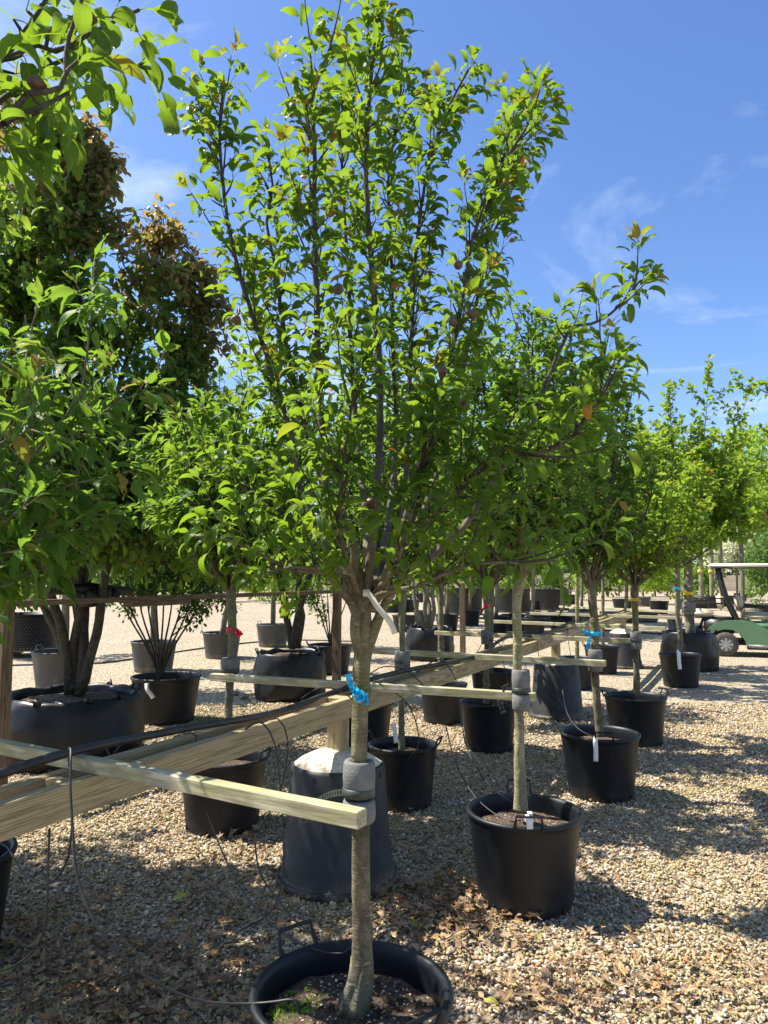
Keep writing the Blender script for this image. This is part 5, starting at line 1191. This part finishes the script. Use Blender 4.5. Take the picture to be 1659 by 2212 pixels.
IRON = [(-60, 260, 7.0, .62), (20, 360, 6.8, .50), (110, 370, 6.9, .40), (205, 310, 6.8, .17), (215, 345, 6.8, .26), (180, 400, 6.9, .38), (60, 430, 6.7, .55), (250, 470, 7.0, .36), (160, 520, 6.7, .5), (40, 570, 6.8, .6),
        (345, 470, 7.1, .20), (330, 540, 7.0, .34), (395, 500, 7.2, .16), (400, 570, 7.1, .26), (440, 620, 7.1, .28), (300, 640, 6.8, .45), (180, 660, 6.7, .55), (60, 720, 6.7, .6), (470, 700, 7.1, .26), (400, 700, 7.0, .38), (490, 770, 7.2, .2),
        (440, 800, 7.1, .34), (330, 780, 6.9, .5), (200, 820, 6.8, .6), (60, 880, 6.8, .65), (300, 920, 6.9, .6), (420, 920, 7.0, .45), (150, 1010, 6.8, .6), (300, 1060, 6.9, .6), (430, 1060, 7.1, .45), (0, 1080, 6.9, .6), (-80, 600, 7.2, .8), (-80, 900, 7.2, .8),
        (500, 850, 7.3, .22), (460, 560, 7.2, .14), (490, 930, 7.4, .4), (270, 400, 7.0, .2), (200, 1160, 6.9, .5), (380, 1170, 7.0, .5), (60, 1180, 6.8, .45)]
multistem(BL, stems, M_DARK, M_BARKD, 'round_mid', .095, 'large multi-stem ironwood with dark leaves turning bronze at the top, left side', 'ironwood tree', None,
          [(tuple(AY(px, py, d)), (rr, rr * .8, rr * .95)) for px, py, d, rr in IRON] + [((-2.6, 6.6, 1.95), (1.2, .7, .35)), ((-2.9, 7.1, 2.5), (1.7, .8, .7))],
          33000, 31, per=7, clump=.10, droop=.55, sr=(.046, .014), bronze=(4.1, 1.3, .75))
BM_ = Vector((-1.22, 10.0, .55))
multistem(BM_, [S_((632, 1400, 10.0), (620, 1340, 10.0), (612, 1290, 10.0), (590, 1180, 10.1), (560, 1000, 10.2)), S_((640, 1400, 10.0), (652, 1330, 10.0), (645, 1290, 10.0), (650, 1150, 10.0), (640, 950, 10.0)), S_((630, 1400, 10.0), (642, 1340, 9.95), (660, 1270, 9.9), (700, 1150, 10.0), (740, 1000, 10.0))],
          M_DARK, M_BARKD, 'low', .09, 'twin-stemmed tree in the black bag, dark crown behind the cherry', 'multi-stem tree', None, [((-1.5, 10.1, 2.5), (1.3, .9, 1.0)), ((-1.0, 10.1, 3.6), (1.0, .8, .8)), ((-.3, 10.1, 2.7), (.9, .8, .9))], 8000, 33, droop=.35, bronze=(3.6, 1.0, 0.0), sr=(.055, .015))
multistem(Vector((-2.42, 8.35, .42)), [S_((345, 1470, 8.35), (345 + dx * .3, 1400, 8.35 + dy * .3), (345 + dx * .8, 1320, 8.35 + dy * .7), (345 + dx, 1240, 8.35 + dy)) for dx, dy in ((-75, 0), (-50, .2), (-30, -.2), (-8, .1), (10, -.15), (30, .2), (55, 0), (75, -.1), (95, .2), (-90, .15))],
          M_SHRUB, M_BARKD, 'low', .055, 'many-stemmed dark shrub fanning out of the large pot at left', 'shrub', None, [((-2.4, 8.4, 1.75), (.95, .6, .45)), ((-2.9, 8.4, 1.30), (.35, .4, .25)), ((-1.95, 8.4, 1.28), (.40, .4, .25)), ((-2.4, 8.4, 2.2), (.8, .6, .4))], 8200, 35, droop=.3, sr=(.014, .006), clump=.09, name='shrub')
multistem(Vector((-.89, 12.45, .4)), [S_((714, 1395, 12.45), (714 + dx * .4, 1340, 12.45), (714 + dx, 1260, 12.45)) for dx in (-45, -25, -8, 10, 30, 48)], M_CHERRY, M_BARKD, 'low', .06, 'small-leaved shrub in the pot behind the brown post', 'shrub', None, [((-.95, 12.5, 1.5), (.8, .6, .55)), ((-1.15, 12.5, 1.15), (.4, .4, .3)), ((-.6, 12.5, 2.3), (.8, .6, .6))], 2600, 37, droop=.2, sr=(.014, .006), clump=.09, name='shrub')
multistem(Vector((.85, 14.5, .56)), [S_((922, 1360, 14.5), (905, 1330, 14.5), (895, 1290, 14.5), (890, 1200, 14.6)), S_((925, 1360, 14.5), (918, 1320, 14.5), (925, 1270, 14.5), (930, 1180, 14.6)), S_((926, 1360, 14.5), (938, 1320, 14.5), (935, 1270, 14.5), (960, 1180, 14.6)), S_((920, 1360, 14.5), (928, 1310, 14.6), (912, 1260, 14.7), (905, 1150, 14.6))],
          M_CHERRY, M_BARKM, 'low', .10, 'pale-stemmed tree growing from the black bag with looped handles', 'multi-stem tree', None, [((.85, 14.6, 3.1), (1.3, 1.0, 1.2)), ((1.9, 14.6, 3.0), (1.0, .9, 1.0))], 4200, 38, droop=.3, sr=(.05, .018), clump=.2)
# the three trees in the grey pots
for (c, lean, lb, sd, m_) in [(G1c, .02, 'tree in the grey pot with the upright handle', 41, M_DARK), (G2c, .35, 'leaning trunk tree in the lone grey pot', 42, M_DARK), (G3c, -.05, 'tree with mottled trunk in the grey pot behind the shrub', 43, M_DARK), (G4c, 0, 'tree in the tall grey pot behind the left bag', 44, M_DARK)]:
    z0 = .42; x, y = c
    st = [[(x, y, z0), (x + lean * .3, y, 1.0), (x + lean, y, 1.7), (x + lean, y, 2.6), (x + lean, y, 3.6)]]
    multistem(Vector((x, y, z0)), st, m_, M_BARKM, 'low', .12, lb, 'tree', 'trees in grey pots', [((x + lean, y, 3.0), (1.3, .9, 1.1)), ((x + lean - .3, y, 2.0), (1.4, .8, .55))], 3400, sd, droop=.3, sr=(.06, .03), clump=.22, name='potted_tree')
sx, sy = -4.15, 4.1
multistem(Vector((sx, sy, .5)), [[(sx, sy, .5), (sx + a_ * .2, sy + b_ * .2, 1.2), (sx + a_ * .7, sy + b_ * .6, 2.4), (sx + a_, sy + b_, 3.6)] for a_, b_ in ((.5, .2), (-.5, .1), (.1, .5), (0, -.5))],
          M_DARK, M_BARKM, 'low', .11, 'ironwood beyond the left edge of the photo, known by its shade', 'ironwood tree', None,
          [((sx, sy - .1, 4.2), (1.7, 1.5, 1.6)), ((sx - .1, sy - .9, 2.9), (1.4, 1.2, .9))], 12000, 51, droop=.4, sr=(.055, .018))
# black straps binding the big multi-stem to the rail
def straps():
    c = AY(180, 1288, 6.6); e = empty('trunk_strap', c, 'black padded strap bundle binding the left stems to the high rail', 'strap')
    for dx_, w_, r_ in ((-.16, .07, .075), (0.0, .16, .085), (.19, .07, .08), (.30, .05, .07)):
        b = MB(); p = c + RD * dx_ + Vector((0, 0, random.uniform(-.02, .02))); q = p + RD * w_
        b.tube([p, p.lerp(q, .5) + rv(.01), q], [r_, r_ * 1.08, r_ * .95], 14, True, .2); b.build('pad', M_FILM, e)
    b = MB(); b.tube([c - RD * .42 + Vector((0, .03, .06)), c + RD * .1 + Vector((0, .04, .07)), c + RD * .55 + Vector((0, .03, .03))], .045, 10, True, .2); b.build('pad', M_FILM, e)
straps()

# ------------------------------------------------------------------ golf buggy
def cart():
    X0 = AZ(1580, 1418); o = Vector((X0.x, X0.y + .25, 0)); e = empty('golf_buggy', o, 'green golf buggy with cream seats and roof, cut off by the right edge', 'golf buggy')
    def BX(name, c, s, m, bev=.02, rot=None):
        bm = bmesh.new(); bmesh.ops.create_cube(bm, size=1.0); bmesh.ops.scale(bm, vec=s, verts=bm.verts)
        if bev: bmesh.ops.bevel(bm, geom=list(bm.edges), offset=min(bev, min(s) * .45), segments=3, affect='EDGES')
        if rot: bmesh.ops.rotate(bm, cent=(0, 0, 0), matrix=Matrix.Rotation(rot, 3, 'Y'), verts=bm.verts)
        me = bpy.data.meshes.new(name); bm.to_mesh(me); bm.free(); me.materials.append(m); me.polygons.foreach_set('use_smooth', [True] * len(me.polygons))
        md = link(name, me, e, c); return md
    # side panels with wheel arches, extruded from an outline
    def side(y, th):
        out = [(-.33, .50), (-.30, .57), (-.18, .66), (.02, .72), (.30, .73), (.50, .70), (.70, .60), (.85, .40), (1.15, .38), (1.35, .50), (1.45, .78), (1.75, .80), (2.05, .66), (2.12, .45), (2.10, .22), (1.95, .22), (1.90, .38), (1.78, .50), (1.60, .54), (1.42, .46), (1.34, .30), (1.32, .17), (.38, .17), (.36, .30), (.28, .44), (.14, .53), (-.02, .54), (-.16, .50), (-.26, .42)]
        vs = [(x, y - th / 2, z) for x, z in out] + [(x, y + th / 2, z) for x, z in out]; n = len(out)
        bm = bmesh.new(); vv = [bm.verts.new(v) for v in vs]
        bm.faces.new(vv[:n]); bm.faces.new(vv[n:][::-1])
        for i in range(n): bm.faces.new((vv[i], vv[n + i], vv[n + (i + 1) % n], vv[(i + 1) % n]))
        bmesh.ops.recalc_face_normals(bm, faces=bm.faces); bmesh.ops.triangulate(bm, faces=[f for f in bm.faces if len(f.verts) > 4])
        me = bpy.data.meshes.new('body_panel'); bm.to_mesh(me); bm.free(); me.materials.append(M_CGREEN); link('body_panel', me, e)
    side(-.27, .05); side(.75, .05)
    BX('body_deck', (.55, .24, .62), (1.0, 1.0, .10), M_CGREEN, .03); BX('floor_pan', (.98, .24, .27), (1.9, .96, .08), M_CBLACK, .01); BX('front_cowl', (1.85, .24, .64), (.5, .98, .30), M_CGREEN, .1)
    BX('sill', (.86, -.285, .20), (.95, .04, .10), M_CBLACK, .008)
    BX('rear_box', (-.10, .24, .60), (.55, .9, .30), M_CBLACK, .02)
    for nm, c, s in [('rear_seat', (-.42, .24, .845), (.46, .92, .13)), ('front_seat', (.62, .24, .80), (.50, .95, .12))]: BX(nm, c, s, M_CSEAT, .05)
    BX('rear_backrest', (-.06, .24, 1.07), (.11, .92, .34), M_CSEAT, .05, R(-4)); BX('front_backrest', (.30, .24, 1.04), (.12, .92, .36), M_CSEAT, .05, R(-10))
    BX('roof', (.62, .24, 1.82), (1.75, 1.14, .07), M_CROOF, .03); BX('roof_lip', (.62, .24, 1.775), (1.66, 1.06, .03), M_CBLACK, .01)
    for y in (-.23, .70):
        b = MB(); b.tube([Vector((-.08, y, 1.78)) + o, Vector((-.02, y, 1.45)) + o, Vector((.05, y, 1.15)) + o, Vector((.18, y, .85)) + o, Vector((.24, y, .70)) + o], [.04, .045, .05, .05, .045], 8); b.build('roof_strut', M_CBLACK, e)
        b = MB(); b.tube([Vector((1.38, y, 1.78)) + o, Vector((1.62, y, .85)) + o], .022, 8); b.build('roof_strut', M_CBLACK, e)
        b = MB(); b.tube([Vector((.30, y, .93)) + o, Vector((.34, y, 1.0)) + o, Vector((.62, y, .985)) + o, Vector((.80, y, .95)) + o, Vector((.86, y, .80)) + o, Vector((.82, y, .68)) + o], .027, 8); b.build('armrest', M_CBLACK, e)
        b = MB(); b.tube(smooth_poly([Vector((-.02, y, 1.05)) + o, Vector((-.30, y, 1.05)) + o, Vector((-.62, y, 1.06)) + o], .1), .016, 8); b.build('hand_rail', M_CBLACK, e)
        b = MB(); b.tube([Vector((-.02, y, 1.15)) + o, Vector((-.62, y, 1.17)) + o], .014, 8); b.build('hand_rail', M_CBLACK, e)
    b = MB(); b.tube([Vector((-.62, -.25, 1.17)) + o, Vector((-.62, .72, 1.17)) + o], .016, 8); b.build('hand_rail', M_CBLACK, e)
    BX('foot_platform', (-.62, .24, .52), (.42, .9, .05), M_CBLACK, .01); BX('platform_brace', (-.42, -.1, .68), (.05, .05, .30), M_CBLACK, .01, R(20)); BX('seat_frame', (-.42, .24, .76), (.50, .9, .03), M_CBLACK, .01)
    b = MB(); b.tube([Vector((1.45, .0, .8)) + o, Vector((1.25, .0, 1.05)) + o], .018, 8); b.tube([Vector((1.25 + .1 * math.cos(a) * .4, .18 * math.sin(a), 1.05 + .16 * math.cos(a)) ) + o for a in [k * PI / 6 for k in range(13)]], .014, 8, False); b.build('steering_wheel', M_CBLACK, e)
    for (x, y) in ((0, -.25), (1.66, -.25), (0, .72), (1.66, .72)):
        wh = link('wheel', None, e) if False else None
        b = MB(); n = 36; prof = [(.13, -.09), (.20, -.095), (.225, -.07), (.235, -.03), (.235, .03), (.225, .07), (.20, .095), (.13, .09)]
        vs = []
        for (r_, yy) in prof:
            for j in range(n):
                a = 2 * PI * j / n; rr = r_ * (1.035 if (j % 2 == 0 and r_ > .22) else 1.0)
                vs.append(Vector((x + rr * math.cos(a), y + yy, .242 + rr * math.sin(a))) + o)
        fs = [(i * n + j, (i + 1) * n + j, (i + 1) * n + (j + 1) % n, i * n + (j + 1) % n) for i in range(len(prof) - 1) for j in range(n)]
        b.add(vs, fs); ty = b.build('wheel', M_CTYRE, e)
        h = MB(); sgn = -1 if y < 0 else 1
        c = Vector((x, y + sgn * .075, .242)) + o
        rim = [c + Vector((.145 * math.cos(2 * PI * j / 28), 0, .145 * math.sin(2 * PI * j / 28))) for j in range(28)]; rim2 = [c + Vector((.118 * math.cos(2 * PI * j / 28), sgn * .012, .118 * math.sin(2 * PI * j / 28))) for j in range(28)]
        h.add(rim + rim2, [(j, (j + 1) % 28, 28 + (j + 1) % 28, 28 + j) for j in range(28)])
        for k in range(8):
            a = k * PI / 4; d = Vector((math.cos(a), 0, math.sin(a))); p_ = Vector((-math.sin(a), 0, math.cos(a)))
            f = [c + d * .03 + p_ * .018, c + d * .125 + p_ * .030, c + d * .125 - p_ * .030, c + d * .03 - p_ * .018]; f = [q + Vector((0, sgn * .016, 0)) for q in f]; h.add(f, [(0, 1, 2, 3)])
        h.add([c + Vector((.042 * math.cos(2 * PI * j / 14), sgn * .022, .042 * math.sin(2 * PI * j / 14))) for j in range(14)], [tuple(range(14))])
        hb = h.mesh('rim', M_CHUB, False, WL(ty)); oo = link('rim', hb, ty)
        k2 = MB(); k2.add([c + Vector((.118 * math.cos(2 * PI * j / 24), -sgn * .01, .118 * math.sin(2 * PI * j / 24))) for j in range(24)], [tuple(range(24))]); link('hub_back', k2.mesh('hub_back', M_CBLACK, False, WL(ty)), ty)
    fc = bpy.data.curves.new('lettering', 'FONT'); fc.body = 'YAMAHA'; fc.size = .085; fc.extrude = .002; fc.align_x = 'LEFT'; fc.space_character = 1.1; fc.materials.append(M_LETTER)
    tmp = bpy.data.objects.new('tmp', fc); COL.objects.link(tmp); bpy.context.view_layer.update()
    lm_ = bpy.data.meshes.new_from_object(tmp.evaluated_get(bpy.context.evaluated_depsgraph_get())); bpy.data.objects.remove(tmp); lm_.name = 'lettering'
    lo = bpy.data.objects.new('lettering', lm_); COL.objects.link(lo); lo.parent = e; lo.location = (.40, -.309, .185); lo.rotation_euler = (PI / 2, 0, 0)
    e.rotation_euler = (0, 0, R(-22))
cart()

# ------------------------------------------------------------------ middle distance: crates, pallets, pots
def pallet(c, w_, d_, label, rot=0):
    e = empty('pallet', (c[0], c[1], 0), label, 'pallet', 'wooden pallets in the yard')
    for k in range(5): 
        b = MB(); b.box((c[0], c[1] - d_ / 2 + (k + .5) * d_ / 5, .135), (w_, d_ / 6.5, .022)); b.build('slat', M_PALLET, e, False)
    for k in range(3):
        b = MB(); b.box((c[0] - w_ / 2 + .06 + k * (w_ - .12) / 2, c[1], .066), (.09, d_ * .96, .112)); b.build('bearer', M_PALLET, e, False)
    return e
def crate(c, w_, h, z0, label, mesh=True):
    e = empty('planting_crate', (c[0], c[1], z0), label, 'planting crate', 'black planting crates on pallets')
    b = MB(); r_ = w_ / 2
    b.lathe([(.001, z0 + .005), (r_ * .98, z0 + .005), (r_, z0 + .03), (r_, z0 + h - .02), (r_ + .015, z0 + h - .015), (r_ + .015, z0 + h), (r_ - .03, z0 + h), (r_ - .04, z0 + h - .1), (.001, z0 + h - .09)], 48, (c[0], c[1], 0)); b.build('crate_wall', M_POT, e)
    g = MB(); rows = int(h / .05); cols = int(2 * PI * r_ / .06)
    for i in range(rows):
        for j in range(cols):
            a = 2 * PI * (j + .5 * (i % 2)) / cols
            if math.sin(a) > .1: continue
            z = z0 + .04 + i * (h - .08) / rows; ct = Vector((c[0] + (r_ + .006) * math.cos(a), c[1] + (r_ + .006) * math.sin(a), z)); u = Vector((-math.sin(a), math.cos(a), 0)) * .016
            g.add([ct - u, ct - UP * .016, ct + u, ct + UP * .016], [(0, 1, 2, 3)])
    o = g.build('dimples', M_POTG, e, False); o['kind'] = 'stuff'
    return e
pc = AZ(60, 1422); pcx = (pc.x - .3, pc.y + .5); pallet((pc.x - .6, pc.y + .5), 1.9, 1.0, 'pale pallet under the dimpled black crate at far left'); crate((pc.x - .3, pc.y + .5), 1.25, .70, .15, 'dimpled black air-pot crate on a pallet at far left')
for (px, w_, lb, lb2, yy, hh) in [(1005, 1.45, 'pallet under the left of the two far black crates', 'left black crate on a pallet far behind the crossbars', 1337, 1.0), (1115, 1.4, 'pallet under the right of the two far black crates', 'right black crate on a pallet far behind the crossbars', 1331, .95), (1200, 1.5, 'pallet under the far crate right of the pale trunk', 'black crate on a pallet right of the pale knobbly trunk', 1326, .9)]:
    pc = AZ(px, yy); pallet((pc.x, pc.y + .7), 1.9, 1.3, lb); crate((pc.x, pc.y + .7), w_, hh, .15, lb2)
def trough(px0, px1, py, h, label):
    a, c = AZ(px0, py), AZ(px1, py); mid = (a + c) / 2; e = empty('plant_trough', mid, label, 'trough', 'long black troughs behind the rail')
    L_ = (c - a).length; b = MB(); b.box(mid + Vector((0, .4, h / 2)), (L_, .8, h)); b.build('liner', M_FILM, e, False)
    for k in range(3):
        b = MB(); b.box(mid + Vector((0, -.012, .1 + k * (h - .16) / 2)), (L_ + .05, .02, .07)); b.build('slat', M_POTG, e, False)
trough(1146, 1285, 1352, .42, 'long slatted black trough beyond the crossbars')
trough(1310, 1420, 1345, .36, 'low grey trough between the yellow ribboned trunk and the crossbar ends')
pot(AZ(1458, 1366)[:2], .22, .42, 'small grey netted pot behind the forked tree', M_POTG, None, gg)
fgp = 'distant black pots in the far rows'
far_pots = []
LBL = ['distant black pot with leafy shrub, left of the thick trunk', 'distant black pot right of the shrub pot', 'distant pot with blue-taped stem, near the thick trunk', 'distant pot left of the shrub pot', 'distant black pot behind the yellow ribboned trunk', 'distant pot at the foot of the first pale trunk by the buggy', 'distant pot at the foot of the second pale trunk by the buggy', 'distant pot at the foot of the third pale trunk by the buggy', 'black pot cut off by the right edge behind the buggy', 'distant pot above the buggy seat', 'distant pot in the line above the buggy arm', 'distant pot farthest along the line above the buggy']
pot(AZ(1424, 1326)[:2], .42, .55, LBL[0], None, None, fgp); pot(AZ(1478, 1316)[:2], .40, .5, LBL[1], M_POTG, None, fgp); pot(AZ(1500, 1312)[:2], .40, .5, LBL[2], None, None, fgp)
pot(AZ(1390, 1310)[:2], .40, .5, LBL[3], M_POTG, None, fgp); pot(AZ(1345, 1316)[:2], .5, .5, LBL[4], None, None, fgp)
for i, px in enumerate((1513, 1536, 1556)): pot(AZ(px, 1318 - i * 4)[:2], .42, .5, LBL[5 + i], None, None, fgp)
pot(AZ(1672, 1344)[:2], .5, .62, LBL[8], None, None, fgp)
for i, (px, py) in enumerate([(1588, 1306), (1600, 1298), (1609, 1291)]): pot(AZ(px, py)[:2], .42, .5, LBL[9 + i], None, None, fgp)
# distant shrubs and the plants in the crates
def far_crown(name, c, rad, n, size, m, label, cat, group, trunk=None, seed=0, tpl='far', tr=.06, blobs=9, mb=None):
    rnd = np.random.default_rng(seed); e = empty(name, (c[0], c[1], 0 if trunk else c[2] - rad[2]), label, cat, group)
    if trunk:
        b = MB(); b.tube(smooth_poly([Vector((c[0], c[1], trunk)), Vector((c[0] + .05, c[1], (c[2] + trunk) / 2)), Vector((c[0], c[1], c[2]))], .4), tr, 8, True, .1); b.build('trunk', mb or M_BARKM, e)
        for k in range(5):
            dv = rv(1); b = MB(); s0 = Vector((c[0], c[1], trunk + (c[2] - trunk) * .7)); b.tube([s0, s0.lerp(Vector(c), .5) + Vector((dv.x * rad[0] * .3, dv.y * rad[1] * .3, 0)), Vector(c) + Vector((dv.x * rad[0] * .7, dv.y * rad[1] * .7, abs(dv.z) * rad[2] * .7))], [tr * .5, tr * .35, tr * .15], 5); b.build('limb', mb or M_BARKM, e)
    bc = rnd.normal(size=(blobs, 3)); bc /= np.linalg.norm(bc, axis=1, keepdims=True); bc *= rnd.uniform(.2, .85, (blobs, 1)); br = rnd.uniform(.28, .55, blobs)
    k = rnd.integers(0, blobs, n); d = rnd.normal(size=(n, 3)); d /= np.linalg.norm(d, axis=1, keepdims=True)
    P = bc[k] + d * (br[k] * rnd.uniform(.45, 1.05, n) ** .5)[:, None]
    P = np.array(c)[None] + P * np.array(rad)[None]
    D = d * .5 + rnd.normal(size=(n, 3)) * .6 + np.array([0, 0, -.15]); N_ = np.array([0, 0, 1.0]) + rnd.normal(size=(n, 3)) * .6
    L = Leaves(); L.P = list(P); L.D = list(D); L.N = list(N_); L.S = list(size * rnd.uniform(.6, 1.3, n)); L.T = list(np.clip(rnd.uniform(0, .6, n) + rnd.uniform(0, .35, blobs)[k], 0, .95))
    foliage(L, tpl, m, e, 0); return e
def at(px, d, z): p = AY(px, 1245, d); return (p.x, d, z)
far_crown('shrub', at(1424, 31.0, 1.55), (1.3, 1.0, 1.15), 2600, .12, M_LIME, 'leafy yellow-green shrub in the distant pot left of the thick trunk', 'shrub', None, seed=1)
far_crown('shrub', at(1672, 26.0, 2.0), (1.5, 1.2, 1.6), 3800, .12, M_FAR, 'green shrub in the pot behind the buggy, at the right edge', 'shrub', None, trunk=.4, seed=2, tr=.03)
far_crown('shrub', (pcx[0], pcx[1], 1.55), (1.3, .9, .8), 2600, .13, M_CHERRY, 'leafy plant spilling over the dimpled crate at far left', 'shrub', None, seed=400)
for i, px in enumerate((1513, 1536, 1556)):
    far_crown('young_tree', at(px, 35.5 + i * 1.8, 6.2), (2.2, 2.0, 2.6), 3200, .22, M_LIME if i != 1 else M_FAR, ['first of the three mottled trunks left of the buggy roof post', 'second of the three mottled trunks left of the buggy roof post', 'third mottled trunk, touching the buggy roof'][i], 'tree', 'mottled trunks by the buggy', trunk=.3, seed=10 + i, tr=.115, mb=M_BARKG)
    ribbon(at(px, 35.5 + i * 1.8, 0)[:2], 1.85, .12, M_YEL, ['yellow ribbon on the first mottled trunk', 'yellow ribbon on the second mottled trunk', 'yellow ribbon on the trunk by the buggy roof'][i], [], .14)
far_crown('flowering_dogwood', at(1590, 42, 2.9), (2.2, 1.5, 1.6), 2600, .20, M_CREAM, 'cream-flowered dogwood above the buggy roof', 'dogwood', None, trunk=.2, seed=15)
far_crown('young_tree', at(1462, 22, 4.0), (2.0, 1.5, 1.7), 3400, .16, M_LIME, 'light green tree behind the forked sapling', 'tree', None, trunk=.2, seed=16)
far_crown('young_tree', at(1600, 20, 4.1), (1.9, 1.5, 1.6), 3600, .16, M_LIME, 'yellow-green tree above the buggy roof', 'tree', None, trunk=.2, seed=17)
far_crown('young_tree', at(1690, 17, 3.6), (1.6, 1.3, 1.9), 3200, .14, M_LIME, 'green tree cut off by the right edge above the buggy', 'tree', None, trunk=.2, seed=18)
far_crown('young_tree', at(1350, 24, 3.3), (2.2, 1.5, 1.7), 3200, .16, M_FAR, 'tree crown behind the yellow ribboned trunk', 'tree', None, trunk=.2, seed=19)
# near branch tips entering at the right edge
def edge_twig():
    t = empty('young_tree', (2.9, 4.0, 0), 'tree beyond the right edge, a few leaves poking in above the far spires', 'tree')
    trunk_part(t, [(2.9, 4.0, .3), (2.9, 4.0, 1.5)], [.04, .03], M_BARKM); L = Leaves(); TW = MB(); F = Vector((2.9, 4.0, 1.45))
    for pl in [[F, AY(1800, 900, 4.0), AY(1700, 860, 3.9), AY(1660, 850, 3.85), AY(1640, 840, 3.8)], [F, AY(1820, 1000, 4.0), AY(1720, 900, 3.9), AY(1670, 835, 3.9)]]:
        L_ = limb(t, pl, .01, .003, M_BARKD); spurs(L, TW, L_, .72, .06, (1, 3), .08, (.01, .04), .3)
    for pl in auto_limbs(F, 10, .5, 3.2, seed=4):
        L_ = limb(t, pl, .012, .003, M_BARKD); LL = Leaves(); spurs(LL, None, L_, .2, .06, (3, 4), .075, (.01, .06), .3)
        for p, d, n, s, tt in zip(LL.P, LL.D, LL.N, LL.S, LL.T):
            if PROJ(p)[0] > 1690: L.add(p, d, n, s, tt)
    foliage(L, 'pear_mid', M_PEAR2, t, 20)
edge_twig()
# rows of pale stems far away
for i in range(16):
    px = 1235 + i * 17 + random.uniform(-5, 5); d = random.uniform(40, 58); c = at(px, d, 4.6)
    far_crown('stake_tree', c, (1.5, 1.2, 1.6), 700, .24, M_FAR if i % 2 else M_LIME, 'slender pale-stemmed tree in the far nursery rows', 'tree', 'pale-stemmed trees in the far nursery rows', trunk=.0, seed=60 + i, tr=.07, mb=M_BARKG, blobs=5)
for i in range(12):
    px = 850 + i * 34 + random.uniform(-8, 8); d = random.uniform(30, 50)
    pp = at(px, d, 0); pot(pp[:2], .45, .55, 'black pot in the far nursery rows', None, None, 'black pots in the far nursery rows')
for i in range(30):
    px = -60 + i * 60 + random.uniform(-18, 18); d = random.uniform(44, 60)
    if 1540 < px < 1650: continue
    far_crown('shrub', at(px, d, 1.6), (1.9, 1.2, 1.7), 1100, .26, (M_FAR, M_LIME, M_DARK)[i % 3], 'low leafy shrub in the hedge line closing the gravel yard', 'shrub', 'shrubs of the far hedge line', seed=300 + i, blobs=7)
for i in range(9):
    px = 872 + i * 47 + random.uniform(-12, 12); d = random.uniform(19, 29); c = at(px, d, 3.9); z0 = .4
    far_crown('young_tree', c, (1.5, 1.2, 1.9), 2000, .17, (M_FAR, M_LIME)[i % 2], 'slim young tree standing in the middle yard beyond the crossbars', 'tree', 'young trees in the middle yard', trunk=z0, seed=340 + i, tr=.05, mb=(M_BARKM, M_BARKG)[i % 2])
    pot((c[0], c[1]), .36, .48, 'black pot of a slim young tree in the middle yard', None, None, 'black pots in the middle yard')
# far rail
ff = empty('far_fence', at(1400, 60, 0), 'tan post and rail fence far beyond the pots', 'fence')
for k in range(14): p = at(1180 + k * 26, 60, 0); timber('post', p, (p[0], p[1], 1.5), .12, .12, M_POST, ff, up=(0, 1, 0))
for z in (.9, 1.45):
    for k in range(13): a = at(1180 + k * 26, 59.9, z); c = at(1180 + (k + 1) * 26, 59.9, z); timber('rail', a, c, .05, .12, M_PALLET, ff)
# bank and belt of trees closing the yard
b = MB(); n = 60; vs = []
for i in range(n + 1):
    x = -130 + 260 * i / n
    for (yy, zz) in ((78, -.05), (81, 1.2), (84, 1.6), (95, 1.5)): vs.append((x, yy + 2 * math.sin(i * .7), zz * (1 + .25 * math.sin(i * 1.3)) if zz > 0 else zz))
b.add(vs, [(i * 4 + j, (i + 1) * 4 + j, (i + 1) * 4 + j + 1, i * 4 + j + 1) for i in range(n) for j in range(3)])
tag(b.build('earth_bank', M_EARTH), 'low brown earth bank closing the far side of the yard', 'bank', kind='structure')
for i in range(26):
    x = -75 + i * 6.2 + random.uniform(-1.5, 1.5); y = 86 + random.uniform(-3, 8); h = random.uniform(4.6, 6.8)
    far_crown('belt_tree', (x, y, h * .72), (4.8, 3.2, h * .74), 2200, .55, M_FAR, 'full green tree in the belt beyond the yard', 'tree', 'trees of the belt beyond the yard', trunk=0, seed=100 + i, tr=.22, blobs=10)
print('objects', len(bpy.data.objects), 'tris', sum(sum(len(p.vertices) - 2 for p in m.polygons) for m in bpy.data.meshes if len(m.polygons) < 0) )
